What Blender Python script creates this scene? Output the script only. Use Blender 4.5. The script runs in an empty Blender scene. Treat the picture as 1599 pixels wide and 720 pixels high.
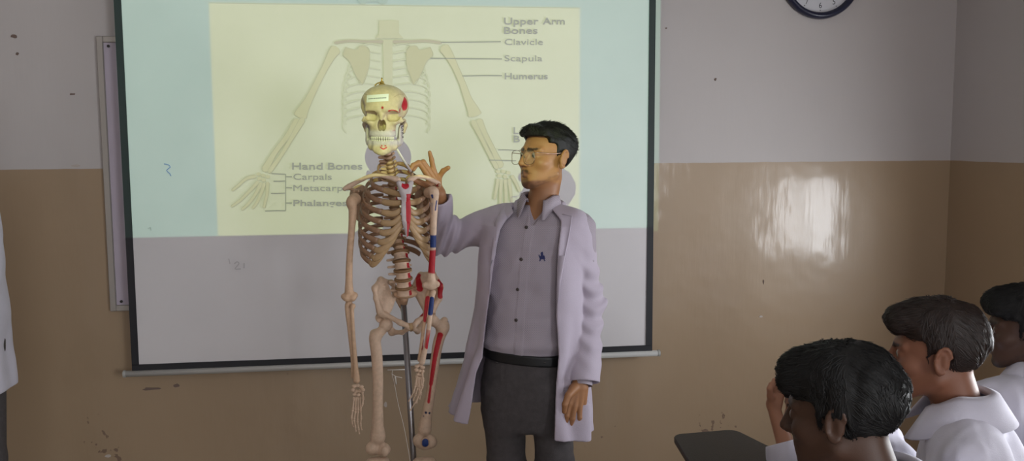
import bpy, math, random
import numpy as np
random.seed(7); RNG = np.random.RandomState(11)
scene = bpy.context.scene
COL = scene.collection
R = math.radians

# ------------------------------------------------------------------ camera
IMW, IMH, FPX = 1599.0, 720.0, 1400.0
CAM = np.array([0.0, -3.9, 1.6])
_y, _p, _r = R(7.756), R(5.84), R(-0.336)
_f = np.array([math.sin(_y)*math.cos(_p), math.cos(_y)*math.cos(_p), -math.sin(_p)])
_rt = np.array([math.cos(_y), -math.sin(_y), 0.0]); _up = np.cross(_rt, _f)
CR = _rt*math.cos(_r) + _up*math.sin(_r)
CU = -_rt*math.sin(_r) + _up*math.cos(_r)
CF = _f
cd = bpy.data.cameras.new('camera'); cam = bpy.data.objects.new('camera', cd); COL.objects.link(cam)
cd.sensor_width = 36.0; cd.lens = FPX/IMW*36.0; cd.clip_start = 0.02; cd.clip_end = 100
from mathutils import Matrix, Vector
cam.matrix_world = Matrix([[CR[i], CU[i], -CF[i], CAM[i]] for i in range(3)] + [[0, 0, 0, 1]])
scene.camera = cam

def at(px, py, Y):
    """world point seen at photo pixel (px,py) on the vertical plane y=Y"""
    v = CF + CR*(px-IMW/2)/FPX - CU*(py-IMH/2)/FPX
    return CAM + v*((Y-CAM[1])/v[1])

# ------------------------------------------------------------------ view, world, daylight, rear fill
vs = scene.view_settings
vs.view_transform = 'Standard'; vs.look = 'None'; vs.gamma = 1.0; vs.use_curve_mapping = False
vs.exposure = 0.0
w = bpy.data.worlds.new('world'); scene.world = w; w.use_nodes = True
bgn = w.node_tree.nodes['Background']
bgn.inputs['Color'].default_value = (0.80, 0.88, 1.0, 1); bgn.inputs['Strength'].default_value = 0.6

def area(name, loc, rot, sx, sy, power, color):
    l = bpy.data.lights.new(name, 'AREA'); l.shape = 'RECTANGLE'; l.size = sx; l.size_y = sy
    l.energy = power; l.color = color
    o = bpy.data.objects.new(name, l); COL.objects.link(o); o.location = loc; o.rotation_euler = rot
    return o
XR, XL, YB, ZF, ZC = 2.608, -3.3, -8.0, -0.08, 3.15       # right wall, left wall, rear wall, floor, ceiling
DAY = (0.93, 0.96, 1.0)
WINS = [(-2.12, -1.06, 0.80, 1.36), (-7.6, -5.0, 0.80, 2.2)]
DAYP = [46, 175]
for (y0, y1, z0, z1), pw in zip(WINS, DAYP):
    area('window_daylight', (XR+0.13, (y0+y1)/2, (z0+z1)/2), (0, R(90), 0), z1-z0, y1-y0, pw, DAY)
RFILL = [(-1.2, 1.4, 0.9, 2.3)]       # added opening in the rear wall for a fill light behind the camera
for (x0, x1, z0, z1), RP in zip(RFILL, (36,)):
    area('rear_fill', ((x0+x1)/2, YB-0.13, (z0+z1)/2), (R(90), 0, 0), x1-x0, z1-z0, RP, DAY)

# the data projector's beam: a spot that throws the slide's two flat colour fields
PROJ = np.array([-0.04, -4.4, 2.6])
sl = bpy.data.lights.new('projector_beam', 'SPOT'); sl.spot_size = R(100); sl.spot_blend = 0.0
sl.shadow_soft_size = 0.002; sl.energy = 360.0; sl.use_nodes = True
so = bpy.data.objects.new('projector_beam', sl); COL.objects.link(so)
so.location = PROJ; so.rotation_euler = (R(90), 0, 0)          # looks along +Y
nt = sl.node_tree; nt.nodes.clear()
def N(t, **k):
    n = nt.nodes.new(t)
    for a, b in k.items(): setattr(n, a, b)
    return n
def LK(a, b): nt.links.new(a, b)
def M(op, a, b=None):
    n = N('ShaderNodeMath', operation=op)
    for i, v in enumerate((a, b)):
        if v is None: continue
        if isinstance(v, (int, float)): n.inputs[i].default_value = v
        else: LK(v, n.inputs[i])
    return n.outputs[0]
tc = N('ShaderNodeTexCoord'); sep = N('ShaderNodeSeparateXYZ'); LK(tc.outputs['Normal'], sep.inputs[0])
az = M('ABSOLUTE', sep.outputs['Z'])
DS = -0.08 - PROJ[1]
U = M('MULTIPLY', M('DIVIDE', sep.outputs['X'], az), DS)       # metres on the screen plane
V = M('MULTIPLY', M('DIVIDE', sep.outputs['Y'], az), DS)
def step(x, edge, wd, up=True):
    mr = N('ShaderNodeMapRange', interpolation_type='SMOOTHSTEP')
    LK(x, mr.inputs['Value'])
    mr.inputs['From Min'].default_value = edge-wd; mr.inputs['From Max'].default_value = edge+wd
    mr.inputs['To Min'].default_value = 0.0 if up else 1.0; mr.inputs['To Max'].default_value = 1.0 if up else 0.0
    return mr.outputs['Result']
def rect(x0, x1, z0, z1, wd):
    k = M('MULTIPLY', step(U, x0-PROJ[0], wd), step(U, x1-PROJ[0], wd, False))
    k = M('MULTIPLY', k, step(V, z0-PROJ[2], wd)); return M('MULTIPLY', k, step(V, z1-PROJ[2], wd, False))
outer = rect(-1.075, 1.175, 1.207, 2.62, 0.004)
inner = rect(-0.708, 0.818, 1.10, 2.155, 0.006)
mix = N('ShaderNodeMix', data_type='RGBA'); LK(inner, mix.inputs['Factor'])
SLIDE_OUT = (0.30, 0.72, 0.50, 1); SLIDE_IN = (0.78, 0.98, 0.38, 1);
mix.inputs['A'].default_value = SLIDE_OUT; mix.inputs['B'].default_value = SLIDE_IN
em = N('ShaderNodeEmission'); LK(mix.outputs['Result'], em.inputs['Color'])
LK(outer, em.inputs['Strength'])
lo = N('ShaderNodeOutputLight'); LK(em.outputs[0], lo.inputs[0])

# ------------------------------------------------------------------ helpers: materials
MATS = {}
def mat(name, color=(.8, .8, .8), rough=.6, metal=0.0, spec=.5, noise=None, bump=None, attr=False, alpha=None, trans=0, coat=0, sheen=0):
    """principled material; noise=(scale, amount) colour mottling; bump=(scale, strength); attr: multiply by 'Col' vertex colours"""
    if name in MATS: return MATS[name]
    m = bpy.data.materials.new(name); m.use_nodes = True; t = m.node_tree; b = t.nodes['Principled BSDF']
    b.inputs['Roughness'].default_value = rough; b.inputs['Metallic'].default_value = metal
    b.inputs['Specular IOR Level'].default_value = spec
    b.inputs['Transmission Weight'].default_value = trans; b.inputs['Coat Weight'].default_value = coat
    b.inputs['Sheen Weight'].default_value = sheen
    if alpha is not None: b.inputs['Alpha'].default_value = alpha
    src = None
    if attr:
        a = t.nodes.new('ShaderNodeAttribute'); a.attribute_name = 'Col'; src = a.outputs['Color']
    tcn = t.nodes.new('ShaderNodeTexCoord')
    if noise:
        nz = t.nodes.new('ShaderNodeTexNoise'); nz.inputs['Scale'].default_value = noise[0]; nz.inputs['Detail'].default_value = 6
        t.links.new(tcn.outputs['Object'], nz.inputs['Vector'])
        rm = t.nodes.new('ShaderNodeMapRange'); t.links.new(nz.outputs['Fac'], rm.inputs['Value'])
        rm.inputs['From Min'].default_value = .25; rm.inputs['From Max'].default_value = .75
        rm.inputs['To Min'].default_value = 1-noise[1]; rm.inputs['To Max'].default_value = 1+noise[1]*.5
        mx = t.nodes.new('ShaderNodeVectorMath'); mx.operation = 'SCALE'
        if src: t.links.new(src, mx.inputs[0])
        else: mx.inputs[0].default_value = color[:3]
        t.links.new(rm.outputs['Result'], mx.inputs['Scale']); src = mx.outputs[0]
    if src: t.links.new(src, b.inputs['Base Color'])
    else: b.inputs['Base Color'].default_value = (*color[:3], 1)
    if bump:
        nb = t.nodes.new('ShaderNodeTexNoise'); nb.inputs['Scale'].default_value = bump[0]; nb.inputs['Detail'].default_value = 4
        t.links.new(tcn.outputs['Object'], nb.inputs['Vector'])
        bn = t.nodes.new('ShaderNodeBump'); bn.inputs['Strength'].default_value = bump[1]; bn.inputs['Distance'].default_value = .01
        t.links.new(nb.outputs['Fac'], bn.inputs['Height']); t.links.new(bn.outputs['Normal'], b.inputs['Normal'])
    MATS[name] = m
    return m

# ------------------------------------------------------------------ helpers: objects
def empty(name, loc, label, cat, group=None):
    o = bpy.data.objects.new(name, None); COL.objects.link(o); o.location = tuple(float(v) for v in loc); o.empty_display_size = .1
    o['label'] = label; o['category'] = cat
    if group: o['group'] = group
    return o
def setparent(o, parent):
    if parent is not None:
        o.parent = parent
        pm = Matrix.Identity(4); q = parent
        while q is not None:                      # all roots are unrotated Empties or origin meshes
            pm = Matrix.Translation(q.location) @ pm; q = q.parent
        o.matrix_parent_inverse = Matrix.Identity(4)
        o.location = Vector(o.location) - pm.to_translation()
def mesh_obj(name, verts, faces, material, parent=None, smooth=True, col=None, auto=None):
    me = bpy.data.meshes.new(name)
    verts = np.asarray(verts, dtype=np.float64)
    me.from_pydata(verts.tolist() if len(verts) < 20000 else verts, [], faces if isinstance(faces, list) else faces.tolist())
    me.update()
    if smooth: me.polygons.foreach_set('use_smooth', np.ones(len(me.polygons), dtype=bool))
    if col is not None:
        a = me.color_attributes.new('Col', 'FLOAT_COLOR', 'POINT')
        c = np.ones((len(verts), 4), dtype=np.float32); c[:, :3] = col; a.data.foreach_set('color', c.ravel())
    if material: me.materials.append(material)
    o = bpy.data.objects.new(name, me); COL.objects.link(o)
    setparent(o, parent)
    return o
def tag(o, label=None, cat=None, group=None, kind=None):
    for k, v in (('label', label), ('category', cat), ('group', group), ('kind', kind)):
        if v: o[k] = v
    return o

class MB:
    """mesh builder: boxes, tubes, prisms gathered in one mesh"""
    def __init__(s): s.v = []; s.f = []
    def add(s, v, f):
        n = len(s.v); s.v += [tuple(float(c) for c in p) for p in v]; s.f += [tuple(i+n for i in q) for q in f]; return s
    def box(s, a, b, bev=0.0):
        x0, y0, z0 = a; x1, y1, z1 = b
        if bev <= 0:
            v = [(x, y, z) for x in (x0, x1) for y in (y0, y1) for z in (z0, z1)]
            return s.add(v, [(0, 1, 3, 2), (4, 6, 7, 5), (0, 4, 5, 1), (2, 3, 7, 6), (0, 2, 6, 4), (1, 5, 7, 3)])
        e = bev; v = []; idx = {}
        for i, x in enumerate((x0, x1)):
            for j, y in enumerate((y0, y1)):
                for k, z in enumerate((z0, z1)):
                    sx, sy, sz = (1 if i == 0 else -1), (1 if j == 0 else -1), (1 if k == 0 else -1)
                    for ax, pt in enumerate(((x, y+sy*e, z+sz*e), (x+sx*e, y, z+sz*e), (x+sx*e, y+sy*e, z))):
                        idx[(i, j, k, ax)] = len(v); v.append(pt)
        f = []
        for ax in range(3):
            for side in (0, 1):
                o1, o2 = [a_ for a_ in range(3) if a_ != ax]
                q = []
                for (p1, p2) in ((0, 0), (1, 0), (1, 1), (0, 1)):
                    c = [0, 0, 0]; c[ax] = side; c[o1] = p1; c[o2] = p2; q.append(idx[(*c, ax)])
                f.append(tuple(q))
        for ax in range(3):
            o1, o2 = [a_ for a_ in range(3) if a_ != ax]
            for p1 in (0, 1):
                for p2 in (0, 1):
                    c0 = [0, 0, 0]; c0[o1] = p1; c0[o2] = p2; c1 = list(c0); c1[ax] = 1
                    f.append((idx[(*c0, o1)], idx[(*c1, o1)], idx[(*c1, o2)], idx[(*c0, o2)]))
        for i in (0, 1):
            for j in (0, 1):
                for k in (0, 1): f.append((idx[(i, j, k, 0)], idx[(i, j, k, 1)], idx[(i, j, k, 2)]))
        return s.add(v, f)
    def tube(s, pts, rad, n=8, flat=1.0, ref=None, closed=False, cap=True):
        v, f = tube_mesh(pts, rad, n, flat, ref, closed, cap); return s.add(v, f)
    def poly(s, pts, axis, t):
        """flat outline pts (3D, coplanar) thickened by vector t"""
        n = len(pts); t = np.array(t); a = [np.array(p) for p in pts]; b = [p+t for p in a]
        return s.add(a+b, [tuple(range(n-1, -1, -1)), tuple(range(n, 2*n))] + [(i, (i+1) % n, (i+1) % n+n, i+n) for i in range(n)])
    def build(s, name, material, parent=None, smooth=False, **k): return mesh_obj(name, s.v, s.f, material, parent, smooth, **k)

def tube_mesh(pts, rad, n=8, flat=1.0, ref=None, closed=False, cap=True):
    P = np.array(pts, float); m = len(P)
    rad = np.full(m, rad) if np.isscalar(rad) else np.array(rad, float)
    T = np.zeros_like(P)
    if closed: T = np.roll(P, -1, 0) - np.roll(P, 1, 0)
    else: T[1:-1] = P[2:]-P[:-2]; T[0] = P[1]-P[0]; T[-1] = P[-1]-P[-2]
    T /= np.linalg.norm(T, axis=1)[:, None]+1e-12
    r0 = np.array(ref if ref is not None else (0.03, 0.05, 1.0), float)
    v = []; A = None
    for i in range(m):
        if ref is not None or A is None:
            a = r0 - T[i]*(r0@T[i])
            if np.linalg.norm(a) < 1e-3: a = np.array((1., 0, 0)) - T[i]*T[i][0]
        else: a = A - T[i]*(A@T[i])
        A = a/np.linalg.norm(a); Bv = np.cross(T[i], A)
        for k in range(n):
            t = 2*math.pi*k/n; v.append(P[i] + rad[i]*(A*math.cos(t) + Bv*math.sin(t)*flat))
    f = []
    for i in range(m if closed else m-1):
        j = (i+1) % m
        for k in range(n): f.append((i*n+k, i*n+(k+1) % n, j*n+(k+1) % n, j*n+k))
    if cap and not closed: f.append(tuple(range(n-1, -1, -1))); f.append(tuple((m-1)*n+k for k in range(n)))
    return v, f
def spline(pts, n=20):
    """Catmull-Rom through pts"""
    P = [np.array(p, float) for p in pts]; P = [2*P[0]-P[1]] + P + [2*P[-1]-P[-2]]; out = []
    seg = len(P)-3
    for i in range(seg):
        k = max(2, n//seg)
        for t in np.linspace(0, 1, k, endpoint=False):
            a, b, c, d = P[i:i+4]
            out.append(.5*((2*b)+(c-a)*t+(2*a-5*b+4*c-d)*t*t+(3*b-a-3*c+d)*t**3))
    out.append(P[-2]); return np.array(out)

# ------------------------------------------------------------------ helpers: signed distance modelling
def dot2(a): return np.einsum('ij,ij->i', a, a)
def ell(p, c, r, M=None):
    q = p - np.asarray(c, dtype=p.dtype)
    if M is not None: q = q @ np.asarray(M, dtype=p.dtype)
    r = np.asarray(r, dtype=p.dtype)
    k0 = np.sqrt(dot2(q/r)); k1 = np.sqrt(dot2(q/(r*r)))
    return k0*(k0-1)/np.maximum(k1, 1e-6)
def sph(p, c, r): return np.sqrt(dot2(p-np.asarray(c, dtype=p.dtype))) - r
def rcone(p, a, b, r1, r2):
    """capsule whose radius goes linearly from r1 at a to r2 at b"""
    a = np.asarray(a, dtype=p.dtype); ba = np.asarray(b, dtype=p.dtype)-a; pa = p-a
    h = np.clip(pa@ba/max(float(ba@ba), 1e-12), 0, 1)
    return np.sqrt(dot2(pa-h[:, None]*ba)) - (r1+(r2-r1)*h)
def rbox(p, c, hs, r, M=None):
    q = p-np.asarray(c, dtype=p.dtype)
    if M is not None: q = q @ np.asarray(M, dtype=p.dtype)
    q = np.abs(q)-(np.asarray(hs, dtype=p.dtype)-r)
    return np.sqrt(dot2(np.maximum(q, 0))) + np.minimum(q.max(1), 0) - r
def smin(a, b, k):
    h = np.maximum(k-np.abs(a-b), 0)/k
    return np.minimum(a, b) - h*h*k*.25
def smax(a, b, k): return -smin(-a, -b, k)
def sub(a, b, k=.004): return smax(a, -b, k)
def chain(p, pts, rad, k=.01):
    d = None
    for i in range(len(pts)-1):
        e = rcone(p, pts[i], pts[i+1], rad[i], rad[i+1]); d = e if d is None else smin(d, e, k)
    return d
def fbm(p, s, seed=0, oct=2):
    """cheap smooth pseudo-noise in about -1..1"""
    o = np.zeros(len(p), p.dtype); a = 1.0; rs = np.random.RandomState(seed)
    for k in range(oct):
        for j in range(3):
            w_ = rs.normal(size=3); w_ /= np.linalg.norm(w_); ph = rs.uniform(0, 6.28)
            u_ = rs.normal(size=3); u_ /= np.linalg.norm(u_)
            o += a*np.sin((p@w_.astype(p.dtype))*s + ph + 1.3*np.sin((p@u_.astype(p.dtype))*s*.7+ph*2))/3
        s *= 2.1; a *= .5
    return o
def sstep(x, a, b):
    t = np.clip((x-a)/(b-a), 0, 1); return t*t*(3-2*t)
def frame(fwd, up=(0, 0, 1)):
    """columns: left-of-figure x, forward y, up z  (p_local = (p-c) @ frame)"""
    f_ = np.array(fwd, float); f_ /= np.linalg.norm(f_); u_ = np.array(up, float); u_ -= f_*(u_@f_); u_ /= np.linalg.norm(u_)
    return np.stack([np.cross(f_, u_), f_, u_], 1)

def sdf_mesh(fn, lo, hi, h, B=8):
    lo = np.array(lo, float); hi = np.array(hi, float)
    nb = np.ceil(((hi-lo)/h+1)/B).astype(int); n = nb*B
    ax = [lo[i]+h*np.arange(n[i]) for i in range(3)]
    bc = np.stack(np.meshgrid(*[lo[i]+h*(np.arange(nb[i])*B+(B-1)/2) for i in range(3)], indexing='ij'), -1).reshape(-1, 3).astype(np.float32)
    d = fn(bc); act = np.abs(d) < B*h*1.35
    D = np.repeat(np.repeat(np.repeat(d.reshape(nb), B, 0), B, 1), B, 2).astype(np.float32)
    ids = np.argwhere(act.reshape(nb))
    off = np.stack(np.meshgrid(*[np.arange(B)]*3, indexing='ij'), -1).reshape(-1, 3)
    CH = 900
    for s in range(0, len(ids), CH):
        I = (ids[s:s+CH, None, :]*B + off[None]).reshape(-1, 3)
        D[I[:, 0], I[:, 1], I[:, 2]] = fn((lo+h*I).astype(np.float32))
    S = D < 0
    c = [S[a:n[0]-1+a, b:n[1]-1+b, e:n[2]-1+e] for a in (0, 1) for b in (0, 1) for e in (0, 1)]
    cnt = sum(x.astype(np.int8) for x in c); cell = np.argwhere((cnt > 0) & (cnt < 8))
    if len(cell) == 0: return np.zeros((0, 3)), []
    cor = [(a, b, e) for a in (0, 1) for b in (0, 1) for e in (0, 1)]
    val = np.stack([D[cell[:, 0]+a, cell[:, 1]+b, cell[:, 2]+e] for a, b, e in cor], 1)
    acc = np.zeros((len(cell), 3)); num = np.zeros(len(cell))
    for i in range(8):
        for j in range(i+1, 8):
            if sum(abs(cor[i][k]-cor[j][k]) for k in range(3)) != 1: continue
            m = (val[:, i] < 0) != (val[:, j] < 0)
            t = val[m, i]/(val[m, i]-val[m, j])
            acc[m] += np.array(cor[i]) + t[:, None]*(np.array(cor[j])-np.array(cor[i])); num[m] += 1
    V = lo + h*(cell + acc/num[:, None])
    idx = np.full(n-1, -1, dtype=np.int64); idx[cell[:, 0], cell[:, 1], cell[:, 2]] = np.arange(len(cell))
    F = []
    for a in range(3):
        b, e = (a+1) % 3, (a+2) % 3
        s0 = [slice(None)]*3; s1 = [slice(None)]*3; s0[a] = slice(0, n[a]-1); s1[a] = slice(1, n[a])
        A0, A1 = S[tuple(s0)], S[tuple(s1)]
        E = np.argwhere(A0 != A1); E = E[(E[:, b] > 0) & (E[:, e] > 0) & (E[:, b] < n[b]-1) & (E[:, e] < n[e]-1)]
        if len(E) == 0: continue
        q = []
        for db, de in ((-1, -1), (0, -1), (0, 0), (-1, 0)):
            X = E.copy(); X[:, b] += db; X[:, e] += de; q.append(idx[X[:, 0], X[:, 1], X[:, 2]])
        Q = np.stack(q, 1); fl = A0[E[:, 0], E[:, 1], E[:, 2]]
        Q[~fl] = Q[~fl][:, ::-1]; F.append(Q)
    F = np.concatenate(F); F = F[(F >= 0).all(1)]
    return V, F
def sdf_obj(name, fn, lo, hi, h, material, parent=None, colfn=None):
    V, F = sdf_mesh(fn, lo, hi, h)
    return mesh_obj(name, V, F, material, parent, True, col=None if colfn is None else colfn(V))
# ------------------------------------------------------------------ room shell
def wall_paint(name, beige, white, zline):
    m = bpy.data.materials.new(name); m.use_nodes = True; t = m.node_tree; b = t.nodes['Principled BSDF']
    L = t.links.new; nn = t.nodes.new
    tcn = nn('ShaderNodeTexCoord'); sp = nn('ShaderNodeSeparateXYZ'); L(tcn.outputs['Object'], sp.inputs[0])
    n0 = nn('ShaderNodeTexNoise'); n0.inputs['Scale'].default_value = 9; L(tcn.outputs['Object'], n0.inputs['Vector'])
    wob = nn('ShaderNodeMath'); wob.operation = 'MULTIPLY_ADD'; L(n0.outputs['Fac'], wob.inputs[0]); wob.inputs[1].default_value = .006; L(sp.outputs['Z'], wob.inputs[2])
    st = nn('ShaderNodeMapRange'); L(wob.outputs[0], st.inputs['Value']); st.inputs['From Min'].default_value = zline+.002; st.inputs['From Max'].default_value = zline+.005
    n1 = nn('ShaderNodeTexNoise'); n1.inputs['Scale'].default_value = 1.3; n1.inputs['Detail'].default_value = 8; L(tcn.outputs['Object'], n1.inputs['Vector'])
    r1 = nn('ShaderNodeMapRange'); L(n1.outputs['Fac'], r1.inputs['Value']); r1.inputs['To Min'].default_value = .9; r1.inputs['To Max'].default_value = 1.08
    mx = nn('ShaderNodeMix'); mx.data_type = 'RGBA'; L(st.outputs['Result'], mx.inputs['Factor'])
    mx.inputs['A'].default_value = (*beige, 1); mx.inputs['B'].default_value = (*white, 1)
    sc = nn('ShaderNodeVectorMath'); sc.operation = 'SCALE'; L(mx.outputs['Result'], sc.inputs[0]); L(r1.outputs['Result'], sc.inputs['Scale'])
    # scuffs: sparse small dark specks and chips low on the wall
    vo = nn('ShaderNodeTexNoise'); vo.inputs['Scale'].default_value = 26; vo.inputs['Detail'].default_value = 5; L(tcn.outputs['Object'], vo.inputs['Vector'])
    n3 = nn('ShaderNodeTexNoise'); n3.inputs['Scale'].default_value = 2.2; L(tcn.outputs['Object'], n3.inputs['Vector'])
    cm = nn('ShaderNodeMath'); cm.operation = 'MULTIPLY'; L(vo.outputs['Fac'], cm.inputs[0]); L(n3.outputs['Fac'], cm.inputs[1])
    cs = nn('ShaderNodeMapRange'); L(cm.outputs[0], cs.inputs['Value']); cs.inputs['From Min'].default_value = .415; cs.inputs['From Max'].default_value = .43
    lowz = nn('ShaderNodeMapRange'); L(sp.outputs['Z'], lowz.inputs['Value']); lowz.inputs['From Min'].default_value = .75; lowz.inputs['From Max'].default_value = .35
    cz = nn('ShaderNodeMath'); cz.operation = 'MULTIPLY'; L(cs.outputs['Result'], cz.inputs[0]); L(lowz.outputs['Result'], cz.inputs[1])
    c2 = nn('ShaderNodeMix'); c2.data_type = 'RGBA'; L(cz.outputs[0], c2.inputs['Factor']); L(sc.outputs[0], c2.inputs['A']); c2.inputs['B'].default_value = (.20, .13, .09, 1)
    L(c2.outputs['Result'], b.inputs['Base Color'])
    rr = nn('ShaderNodeMapRange'); L(st.outputs['Result'], rr.inputs['Value']); rr.inputs['To Min'].default_value = .42; rr.inputs['To Max'].default_value = .62
    ct = nn('ShaderNodeMapRange'); L(st.outputs['Result'], ct.inputs['Value']); ct.inputs['To Min'].default_value = .45; ct.inputs['To Max'].default_value = 0
    L(ct.outputs['Result'], b.inputs['Coat Weight']); b.inputs['Coat Roughness'].default_value = .13
    L(rr.outputs['Result'], b.inputs['Roughness'])
    # hand-plastered unevenness: long soft waves and a fine vertical brush grain
    mp = nn('ShaderNodeMapping'); mp.inputs['Scale'].default_value = (60, 60, 9); L(tcn.outputs['Object'], mp.inputs['Vector'])
    g = nn('ShaderNodeTexNoise'); g.inputs['Scale'].default_value = 1; g.inputs['Detail'].default_value = 3; L(mp.outputs[0], g.inputs['Vector'])
    g2 = nn('ShaderNodeTexNoise'); g2.inputs['Scale'].default_value = 5.0; g2.inputs['Detail'].default_value = 2; L(tcn.outputs['Object'], g2.inputs['Vector'])
    b1 = nn('ShaderNodeBump'); b1.inputs['Strength'].default_value = .10; b1.inputs['Distance'].default_value = .004; L(g.outputs['Fac'], b1.inputs['Height'])
    b2 = nn('ShaderNodeBump'); b2.inputs['Strength'].default_value = .22; b2.inputs['Distance'].default_value = .02; L(g2.outputs['Fac'], b2.inputs['Height']); L(b1.outputs[0], b2.inputs['Normal'])
    L(b2.outputs[0], b.inputs['Normal']); L(b2.outputs[0], b.inputs['Coat Normal'])
    return m
ZP = 1.487
M_WALL = wall_paint('wall_paint', (.365, .262, .165), (.52, .485, .475), ZP)
def slab_with_holes(name, axis, pos, thick, u0, u1, z0, z1, holes, m):
    """wall slab normal to axis ('x' or 'y'); holes are (u0,u1,z0,z1) rectangles"""
    us = sorted({u0, u1, *[h[0] for h in holes], *[h[1] for h in holes]}); zs = sorted({z0, z1, *[h[2] for h in holes], *[h[3] for h in holes]})
    b = MB()
    for i in range(len(us)-1):
        for j in range(len(zs)-1):
            cu, cz = (us[i]+us[i+1])/2, (zs[j]+zs[j+1])/2
            if any(h[0] < cu < h[1] and h[2] < cz < h[3] for h in holes): continue
            if axis == 'x': b.box((min(pos, pos+thick), us[i], zs[j]), (max(pos, pos+thick), us[i+1], zs[j+1]))
            else: b.box((us[i], min(pos, pos+thick), zs[j]), (us[i+1], max(pos, pos+thick), zs[j+1]))
    return tag(b.build(name, m), kind='structure')
WALL_BACK = tag(slab_with_holes('wall_back', 'y', 0, .12, XL-.12, XR+.12, ZF, ZC, [], M_WALL), 'back wall painted white above and glossy beige below')
tag(slab_with_holes('wall_right', 'x', XR, .12, YB, 0, ZF, ZC, WINS, M_WALL), 'right side wall painted white above and beige below')
tag(slab_with_holes('wall_left', 'x', XL, -.12, YB, 0, ZF, ZC, [], M_WALL), 'left side wall of the classroom')
tag(slab_with_holes('wall_rear', 'y', YB, -.12, XL-.12, XR+.12, ZF, ZC, RFILL, M_WALL), 'rear wall of the classroom')
M_FLOOR = mat('floor_terrazzo', (.32, .28, .25), .35, noise=(14, .25))
M_CEIL = mat('ceiling_white', (.74, .72, .70), .8, noise=(2, .08))
tag(MB().box((XL-.12, YB-.12, ZF-.1), (XR+.12, .12, ZF)).build('floor', M_FLOOR), 'speckled grey floor of the classroom', kind='structure')
tag(MB().box((XL-.12, YB-.12, ZC), (XR+.12, .12, ZC+.1)).build('ceiling', M_CEIL), 'flat white ceiling', kind='structure')
M_FRAME = mat('window_steel', (.30, .31, .32), .4, .2)
for i, (y0, y1, z0, z1) in enumerate(WINS):
    b = MB(); x0, x1 = XR+.03, XR+.07
    for (a, c) in ((y0, y0+.04), (y1-.04, y1), ((y0+y1)/2-.03, (y0+y1)/2+.03)): b.box((x0, a, z0), (x1, c, z1))
    b.box((x0, y0, z0), (x1, y1, z0+.04)); b.box((x0, y0, z1-.04), (x1, y1, z1))
    tag(b.build('window_%d' % (i+1), M_FRAME), 'grey steel window frame in the right wall', kind='structure')

# ------------------------------------------------------------------ wall marks (chips and pen stroke)
M_CHIP = mat('plaster_chip', (.17, .12, .10), .9)
M_PALE = mat('bare_plaster', (.50, .44, .40), .9)
def chip(px, py, wpx, hpx, m, label, seed, thick=.0015):
    c = at(px, py, 0); s = 3.95/FPX; rs = random.Random(seed); n = 9
    pts = []
    for k in range(n):
        a = 2*math.pi*k/n; q = rs.uniform(.6, 1.1)
        pts.append((c[0]+math.cos(a)*wpx*s/2*q, -.0006, c[2]+math.sin(a)*hpx*s/2*q))
    b = MB().poly(pts, 'y', (0, -thick, 0))
    return tag(b.build('wall_chip', m, WALL_BACK), label)
chip(1117, 124, 5, 5, M_CHIP, 'small dark nail hole in the white wall below left of the clock', 1)
chip(1040, 44, 3, 3, M_CHIP, 'tiny dark speck in white wall beside the screen top', 2)
chip(1192, 440, 3, 9, M_CHIP, 'thin dark pen stroke on beige wall right of the screen', 3)
chip(1188, 494, 8, 4, M_PALE, 'pale scratch on beige wall under the pen stroke', 4)
chip(22, 57, 9, 6, M_CHIP, 'brown chip in white wall at far left top', 5)
chip(27, 84, 5, 5, M_CHIP, 'small brown chip under the far left top chip', 6)
chip(119, 259, 17, 5, M_PALE, 'flaked paint patch on the paint line by the whiteboard', 7)
chip(113, 147, 10, 3, M_CHIP, 'faint brown scratch in the white wall left of the whiteboard', 8)
chip(237, 607, 34, 5, M_CHIP, 'brown scuff under left end of the screen bar', 9)
chip(276, 602, 10, 7, M_CHIP, 'dark flake under the screen bar near its left end', 10)
chip(602, 632, 6, 10, M_PALE, 'pale chip on the wall between skeleton femur and cord', 11)
chip(168, 712, 12, 5, M_PALE, 'pale chip low on the wall at the left', 12)

# ------------------------------------------------------------------ whiteboard behind the screen
M_WB = mat('whiteboard_surface', (.50, .44, .52), .25, noise=(5, .06)); M_ALU = mat('aluminium', (.42, .39, .36), .45, .6)
wb = empty('whiteboard', (0, 0, 1.0), 'white board in a grey metal frame, mostly hidden behind the projection screen', 'whiteboard')
X0, X1, Z0, Z1 = -1.165, 0.70, .893, 2.024
MB().box((X0+.02, -.014, Z0+.02), (X1-.02, -.001, Z1-.02)).build('board_panel', M_WB, wb)
for (a, b_) in (((X0, -.024, Z0), (X0+.026, 0-.001, Z1)), ((X1-.026, -.024, Z0), (X1, -.001, Z1)), ((X0+.026, -.024, Z0), (X1-.026, -.001, Z0+.026)), ((X0+.026, -.024, Z1-.026), (X1-.026, -.001, Z1))):
    MB().box(a, b_, .003).build('frame_rail', M_ALU, wb)
for (sx, sz) in ((X0+.045, Z1-.04), (X0+.045, Z0+.04)):
    MB().tube([(sx, -.013, sz), (sx, -.018, sz)], .006, 10).build('screw', mat('dark_screw', (.05, .05, .05), .4, .7), wb)

# ------------------------------------------------------------------ projection screen
YS = -.08
M_SCR = mat('screen_fabric', (.66, .635, .645), .75, noise=(3.2, .05), bump=(2.0, .10))
M_BLK = mat('screen_border', (.012, .012, .016), .6)
M_BAR = mat('screen_bar', (.62, .62, .60), .35, .25)
scr = empty('projection_screen', (0, YS, .62), 'large white projection screen with black border lit by a projected bone chart', 'projection screen')
SX0, SX1, SZ0, SZ1 = -1.072, 1.150, .648, 2.75; BW = .028
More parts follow.
